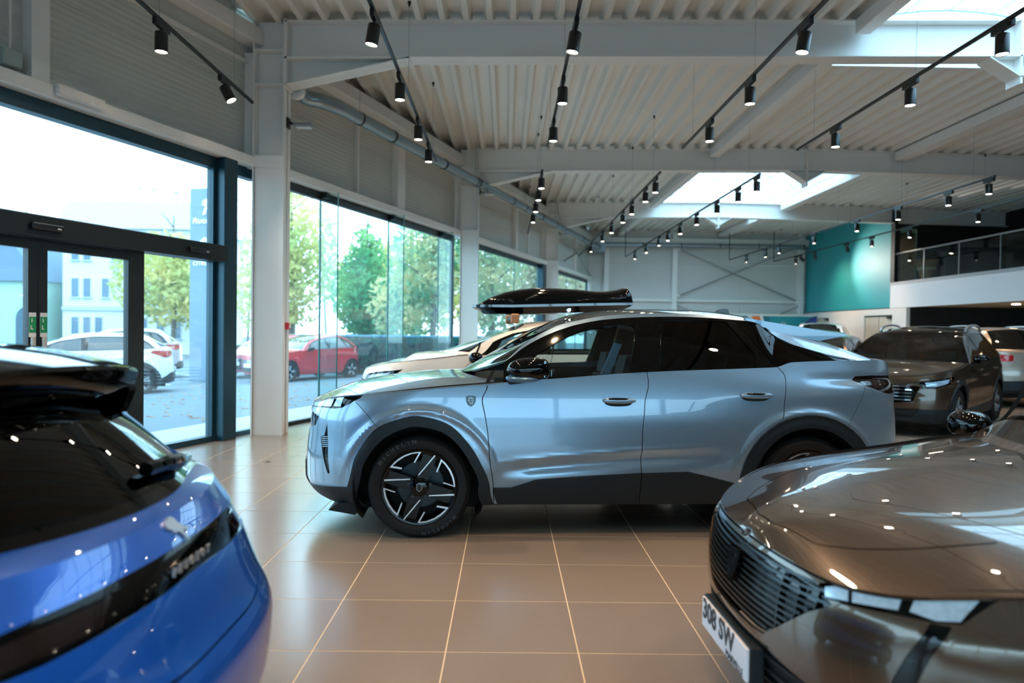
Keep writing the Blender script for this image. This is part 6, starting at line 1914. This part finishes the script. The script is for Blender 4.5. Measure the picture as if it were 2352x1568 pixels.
def tree(loc, h, blobs, n, leaf, label, size=.16, seed=1, trunk=.14, bare=.3):
    rg = np.random.default_rng(seed)
    t = empty('tree', loc); tag(t, label, 'tree', 'trees outside the facade')
    tr = MB(); tr.tube([(0, 0, 0), (.1, .05, h * .35), (0, .1, h * .7), (.05, 0, h * .95)], [trunk, trunk * .8, trunk * .5, .03], 8)
    tr.build('trunk', m_bark, t)
    br = MB()
    for k in range(16):
        z = h * (.3 + .6 * rg.random()); a = rg.random() * 6.28; r = h * .22 * (1.1 - z / h * .6)
        br.tube([(0, 0, z), (r * .5 * math.cos(a), r * .5 * math.sin(a), z + r * .35), (r * math.cos(a), r * math.sin(a), z + r * .6)], [.04, .03, .012], 5)
    tag(br.build('branches', m_bark, t), kind='stuff')
    V, F = [], []
    P = []
    wts = np.array([b[3] * b[4] * b[5] for b in blobs]); wts = wts / wts.sum()
    for k in range(n):
        b = blobs[rg.choice(len(blobs), p=wts)]
        d = rg.normal(size=3); d /= np.linalg.norm(d); r = rg.random() ** .45
        P.append((b[0] + b[3] * d[0] * r, b[1] + b[4] * d[1] * r, b[2] + b[5] * d[2] * r))
    for p in P:
        a = rg.normal(size=3); a /= np.linalg.norm(a); b = np.cross(a, rg.normal(size=3)); b /= np.linalg.norm(b) + 1e-9
        s = size * (.6 + .8 * rg.random()); p = np.array(p); i = len(V)
        V += [p - a * s, p + b * s * .45, p + a * s, p - b * s * .45]; F.append((i, i + 1, i + 2, i + 3))
    tag(mesh_np('foliage', V, F, leaf, t), kind='stuff')
    return t
G = -.26
tree((-18.0, 38, G), 8, [(0, 0, 4.2, 3.2, 2.4, 2.6), (1.8, 0, 3.0, 1.8, 1.6, 1.8)], 3800, lf_yellow, 'yellow autumn tree behind the grey sign pylon', .20, 1)
tree((-10.0, 32.5, G), 9, [(0, 0, 5.0, 2.2, 2.2, 3.4), (-1.0, 0, 3.2, 1.8, 1.8, 2.0)], 4200, lf_yellow, 'tall yellow tree right behind the nearest white column', .17, 2)
tree((-6.2, 31.0, G), 7.0, [(0, 0, 3.2, 1.5, 1.5, 2.2), (0, 0, 4.9, .8, .8, 1.4), (.6, .3, 2.2, 1.7, 1.5, 1.3)], 5200, lf_green, 'pointed green tree in the middle of the fin glazing', .15, 3)
tree((-3.0, 28.2, G), 8.5, [(0, 0, 4.6, 1.7, 1.6, 2.2), (.9, 0, 6.2, 1.6, 1.4, 1.2), (-1.2, 0, 2.6, 1.4, 1.4, 1.6)], 4200, lf_mixed, 'green and gold tree in front of the last fin pane', .14, 4)
tree((-.65, 28.6, G), 8.0, [(0, 0, 4.4, 1.5, 1.5, 2.8), (0, 0, 2.4, 1.4, 1.4, 1.2)], 3000, lf_mixed, 'sparse bright tree beside the second column', .13, 5)
tree((1.6, 37, G), 9.0, [(0, 0, 4.6, 2.6, 2.2, 3.2)], 3600, lf_olive, 'olive toned tree behind the black roof box', .17, 6)
tree((4.5, 40, G), 9.0, [(0, 0, 4.6, 2.8, 2.2, 3.4)], 2600, lf_olive, 'olive toned tree beyond the farthest window', .19, 7)
tree((-5.0, 37, G), 8.0, [(0, 0, 4.0, 5.0, 2.0, 2.6)], 3600, lf_yellow, 'broad golden tree far behind the pointed green tree', .22, 8)
# bare birches
rg = np.random.default_rng(11)
bspots = [(-36, 52), (-39, 50), (-30, 55), (-29, 57), (-26, 51), (-23, 50.5), (-17.2, 57), (-18, 49), (-15.5, 45), (-13, 51), (-31, 60), (-24, 60)]
for k, (x, y) in enumerate(bspots):
    t = empty('bare_tree', (x, y, G)); tag(t, 'slender leafless birch beyond the entrance, %s' % (['first', 'second', 'third', 'fourth', 'fifth', 'sixth', 'seventh', 'eighth', 'ninth', 'tenth', 'eleventh', 'twelfth'][sorted(bspots, key=lambda q: q[0] / q[1]).index((x, y))] + ' from the image edge'), 'tree', 'bare trees beyond the entrance')
    h = 11 + 4 * rg.random()
    lean = rg.normal() * .6
    MB().tube([(0, 0, 0), (lean * .4, 0, h * .5), (lean, 0, h)], [.10, .07, .015], 6).build('trunk', m_birch, t)
    b = MB()
    for i in range(22):
        z = h * (.35 + .62 * rg.random()); s = 1 if rg.random() > .5 else -1; r = (h - z) * .35 + .5
        p0 = np.array([lean * z / h, 0, z]); d = np.array([s * (.4 + .4 * rg.random()), rg.normal() * .3, .9]); d /= np.linalg.norm(d)
        p1 = p0 + d * r; b.tube([tuple(p0), tuple(p0 + d * r * .5 + [s * .05, 0, -.05]), tuple(p1)], [.028, .02, .008], 4)
    tag(b.build('branches', m_birch, t), kind='stuff')
# hedge and low wall at the edge of the car park
hg = empty('hedge', (-2.4, 25.9, G), .28); tag(hg, 'dark green hedge along the car park behind the red hatchback', 'hedge')
rg = np.random.default_rng(5); V, F = [], []
for k in range(5200):
    p = np.array([rg.uniform(-3.8, 4.2), rg.uniform(-.35, .35), rg.uniform(.1, 1.38)]); a = rg.normal(size=3); a /= np.linalg.norm(a); b = np.cross(a, rg.normal(size=3)); b /= np.linalg.norm(b) + 1e-9
    s = .09; i = len(V); V += [p - a * s, p + b * s * .6, p + a * s, p - b * s * .6]; F.append((i, i + 1, i + 2, i + 3))
tag(mesh_np('foliage', V, F, lf_dark, hg), kind='stuff')
MB().box(-3.7, 4.1, -.15, .15, 0, 1.2).build('hedge_core', mat('dark_twigs', '12302f', .9), hg)
lw = empty('low_wall', (-3.4, 27.2, G), .28); tag(lw, 'low dark blue boundary wall behind the hedge', 'wall')
MB().cbox(-5.0, 6.0, -.15, .15, 0, 1.38, .02).build('wall_body', mat('slate_blue_wall', '2f5f70', .8, noise=(2, .1)), lw)
MB().cbox(-5.05, 6.05, -.2, .2, 1.38, 1.46, .015).build('coping', mat('blue_grey_coping', '4f8ba0', .7), lw)
# street cable
cb2 = empty('overhead_cable', (-20, 26, 7)); tag(cb2, 'thin overhead street cable crossing the sky beyond the entrance', 'cable')
MB().tube(smooth_curve([(-6, 0, 2.0), (0, 0, .55), (5, 0, -.35), (11, 0, -1.0)], 6), .02, 5).build('cable', m_black, cb2)
# sign pylon
py_ = empty('sign_pylon', (-9.30, 21.7, G), -.25); py_.scale = (1.26, 1.26, 1.26); tag(py_, 'tall pale grey sign pylon with white lion and chevron emblems outside', 'sign')
m_py = mat('pale_blue_grey_cladding', '6d8294', .5); m_pyw = mat('white_sign_relief', 'f2f5f6', .4)
MB().cbox(-.43, .43, 0, .25, 0, 4.72, .015).build('pylon_body', m_py, py_)
lion2 = [(-.20, .22), (-.12, .30), (-.02, .28), (.02, .36), (.14, .40), (.24, .34), (.26, .22), (.20, .10), (.24, -.04), (.30, -.22), (.28, -.40), (.16, -.42), (.18, -.28), (.08, -.12), (-.02, -.22), (-.06, -.40), (-.20, -.42), (-.18, -.32), (-.12, -.16), (-.06, 0), (-.20, .02), (-.26, .10), (-.14, .12), (-.24, .18)]
MB().prism([(a * .52 + .06, b * .52 + 4.28) for a, b in lion2], 1, -.03, 0).build('lion_emblem', m_pyw, py_)
def py_text(s, z, size):
    V, F = text_mesh(s, size, .03, .003, 1.15)
    MB(Matrix.Translation((0, -.012, z)) @ Matrix.Rotation(math.pi / 2, 4, 'X')).add(V, F).build('sign_lettering', m_pyw, py_)
py_text('PEUGEOT', 3.90, .135); py_text('CITROËN', 2.88, .135)
for dz in (0, -.16):
    MB().prism([(-.24, 3.34 + dz), (.02, 3.52 + dz), (.28, 3.34 + dz), (.28, 3.26 + dz), (.02, 3.43 + dz), (-.24, 3.26 + dz)], 1, -.03, 0).build('chevron_emblem', m_pyw, py_)
# houses across the street
m_hw = mat('white_render', 'c9cdd0', .8, noise=(.6, .03)); m_hg = mat('pale_green_render', '9dbcae', .8, noise=(.6, .03)); m_roof = mat('blue_slate_roof', '5f7688', .7, noise=(3, .08)); m_hwin = mat('blue_grey_window', '4a6678', .15)
m_sill = mat('grey_window_sill', 'a7b4ba', .7)
ha = empty('house', (-26.4, 42, G)); tag(ha, 'white three storey house with rows of tall windows across the street', 'building')
MB().box(0, 8.5, 0, 6, 0, 7.4).build('wall', m_hw, ha)
MB().prism([(-.3, 7.4), (8.8, 7.4), (8.0, 9.0), (.5, 9.0)], 1, -.3, 6.3).build('roof', mat('pale_roof', 'c5ccd0', .8), ha)
MB().box(0, 8.5, -.12, 0, 2.55, 2.78).build('cornice', m_sill, ha)
for (z0, z1, xs_) in ((.95, 2.15, (.55, 1.25, 1.95, 3.8, 4.6, 5.6, 6.6)), (3.35, 4.45, (.55, 1.25, 2.35, 4.2, 5.4, 6.6)), (5.55, 6.5, (.55, 1.25, 2.9, 4.4, 6.0))):
    for x in xs_:
        wd_ = MB().box(x - .03, x + .43, -.04, .02, z0 - .03, z1 + .03).build('window_surround', m_hw, ha)
        MB().box(x, x + .4, -.06, -.04, z0, z1).build('window_pane', m_hwin, wd_)
        MB().box(x - .08, x + .48, -.12, 0, z0 - .1, z0 - .03).build('window_sill', m_sill, wd_)
hb = empty('house', (-36.2, 41.5, G)); tag(hb, 'pale green low building with arches and a blue slate roof across the street', 'building')
MB().box(0, 9.0, 0, 6, 0, 4.2).build('wall', m_hg, hb)
MB().prism([(-.3, 4.2), (9.1, 4.2), (7.2, 6.6), (.5, 6.6)], 1, -.3, 6.3).build('roof', m_roof, hb)
for x in (1.2, 4.6, 7.4):
    arc = [(x + .75 + .75 * math.cos(a), 2.0 + .75 * math.sin(a)) for a in np.linspace(0, math.pi, 12)]
    MB().prism([(x + 1.5, 0), *arc, (x, 0)], 1, -.05, .02).build('arched_gate', mat('dark_blue_gate', '2d4f5e', .5), hb)
# fallen leaves on the asphalt
rg = np.random.default_rng(9); V, F = [], []
for k in range(900):
    s0, t0 = rg.uniform(-8, 11), -rg.uniform(1.4, 9.0)
    zg = ground_z(t0); p = TW @ Vector((s0, t0, zg))
    if any((p.x - c.root.location.x) ** 2 + (p.y - c.root.location.y) ** 2 < 2.7 ** 2 for c in (c_o1, c_o2, c_o3, c_o4, c_o5)) or (p.x + 9.30) ** 2 + (p.y - 21.7) ** 2 < .8: continue
    a = rg.random() * 6.28; r = .03 + .035 * rg.random(); i = len(V)
    V += [(p.x + r * math.cos(a + q), p.y + r * math.sin(a + q) * .8, zg + .004 + .02 * rg.random() * (j % 2)) for j, q in enumerate((0, 1.3, 3.1, 4.6))]; F.append((i, i + 1, i + 2, i + 3))
lv = mesh_np('fallen_leaves', V, F, leaf_mat('dry_leaves', 'b06a3a', 'd3b48a', 3.0)); tag(lv, 'dry fallen leaves scattered on the asphalt before the glass', 'leaves', kind='stuff')
# parking lines
for k in range(4):
    a = TW @ Vector((3.0 + 2.6 * k, -9.4, -.257)); b = TW @ Vector((4.6 + 2.6 * k, -14.0, -.257))
    d = (b - a).normalized(); n = Vector((-d.y, d.x, 0)) * .06
    m = MB(); m.add([a - n, a + n, b + n, b - n] + [q - Vector((0, 0, .003)) for q in (a - n, a + n, b + n, b - n)], [(0, 1, 2, 3), (7, 6, 5, 4), (0, 4, 5, 1), (1, 5, 6, 2), (2, 6, 7, 3), (3, 7, 4, 0)])
    tag(m.build('parking_line', mat('white_road_paint', 'b5babc', .8)), 'white painted parking line on the asphalt outside', 'road marking', 'parking lines', 'structure')
# single dry leaf and floor scrap inside
lf = empty('dry_leaf', (-2.55, 7.55, .002)); tag(lf, 'small dry leaf lying on the tiles near the entrance post', 'leaf')
V = [(-.03, 0, 0), (0, .016, .012), (.035, .0, .002), (0, -.016, .004), (.05, .004, .0)]
mesh_np('leaf_blade', V, [(0, 1, 2, 3), (2, 1, 4)], mat('brown_dry_leaf', '4a3a2c', .8), lf)
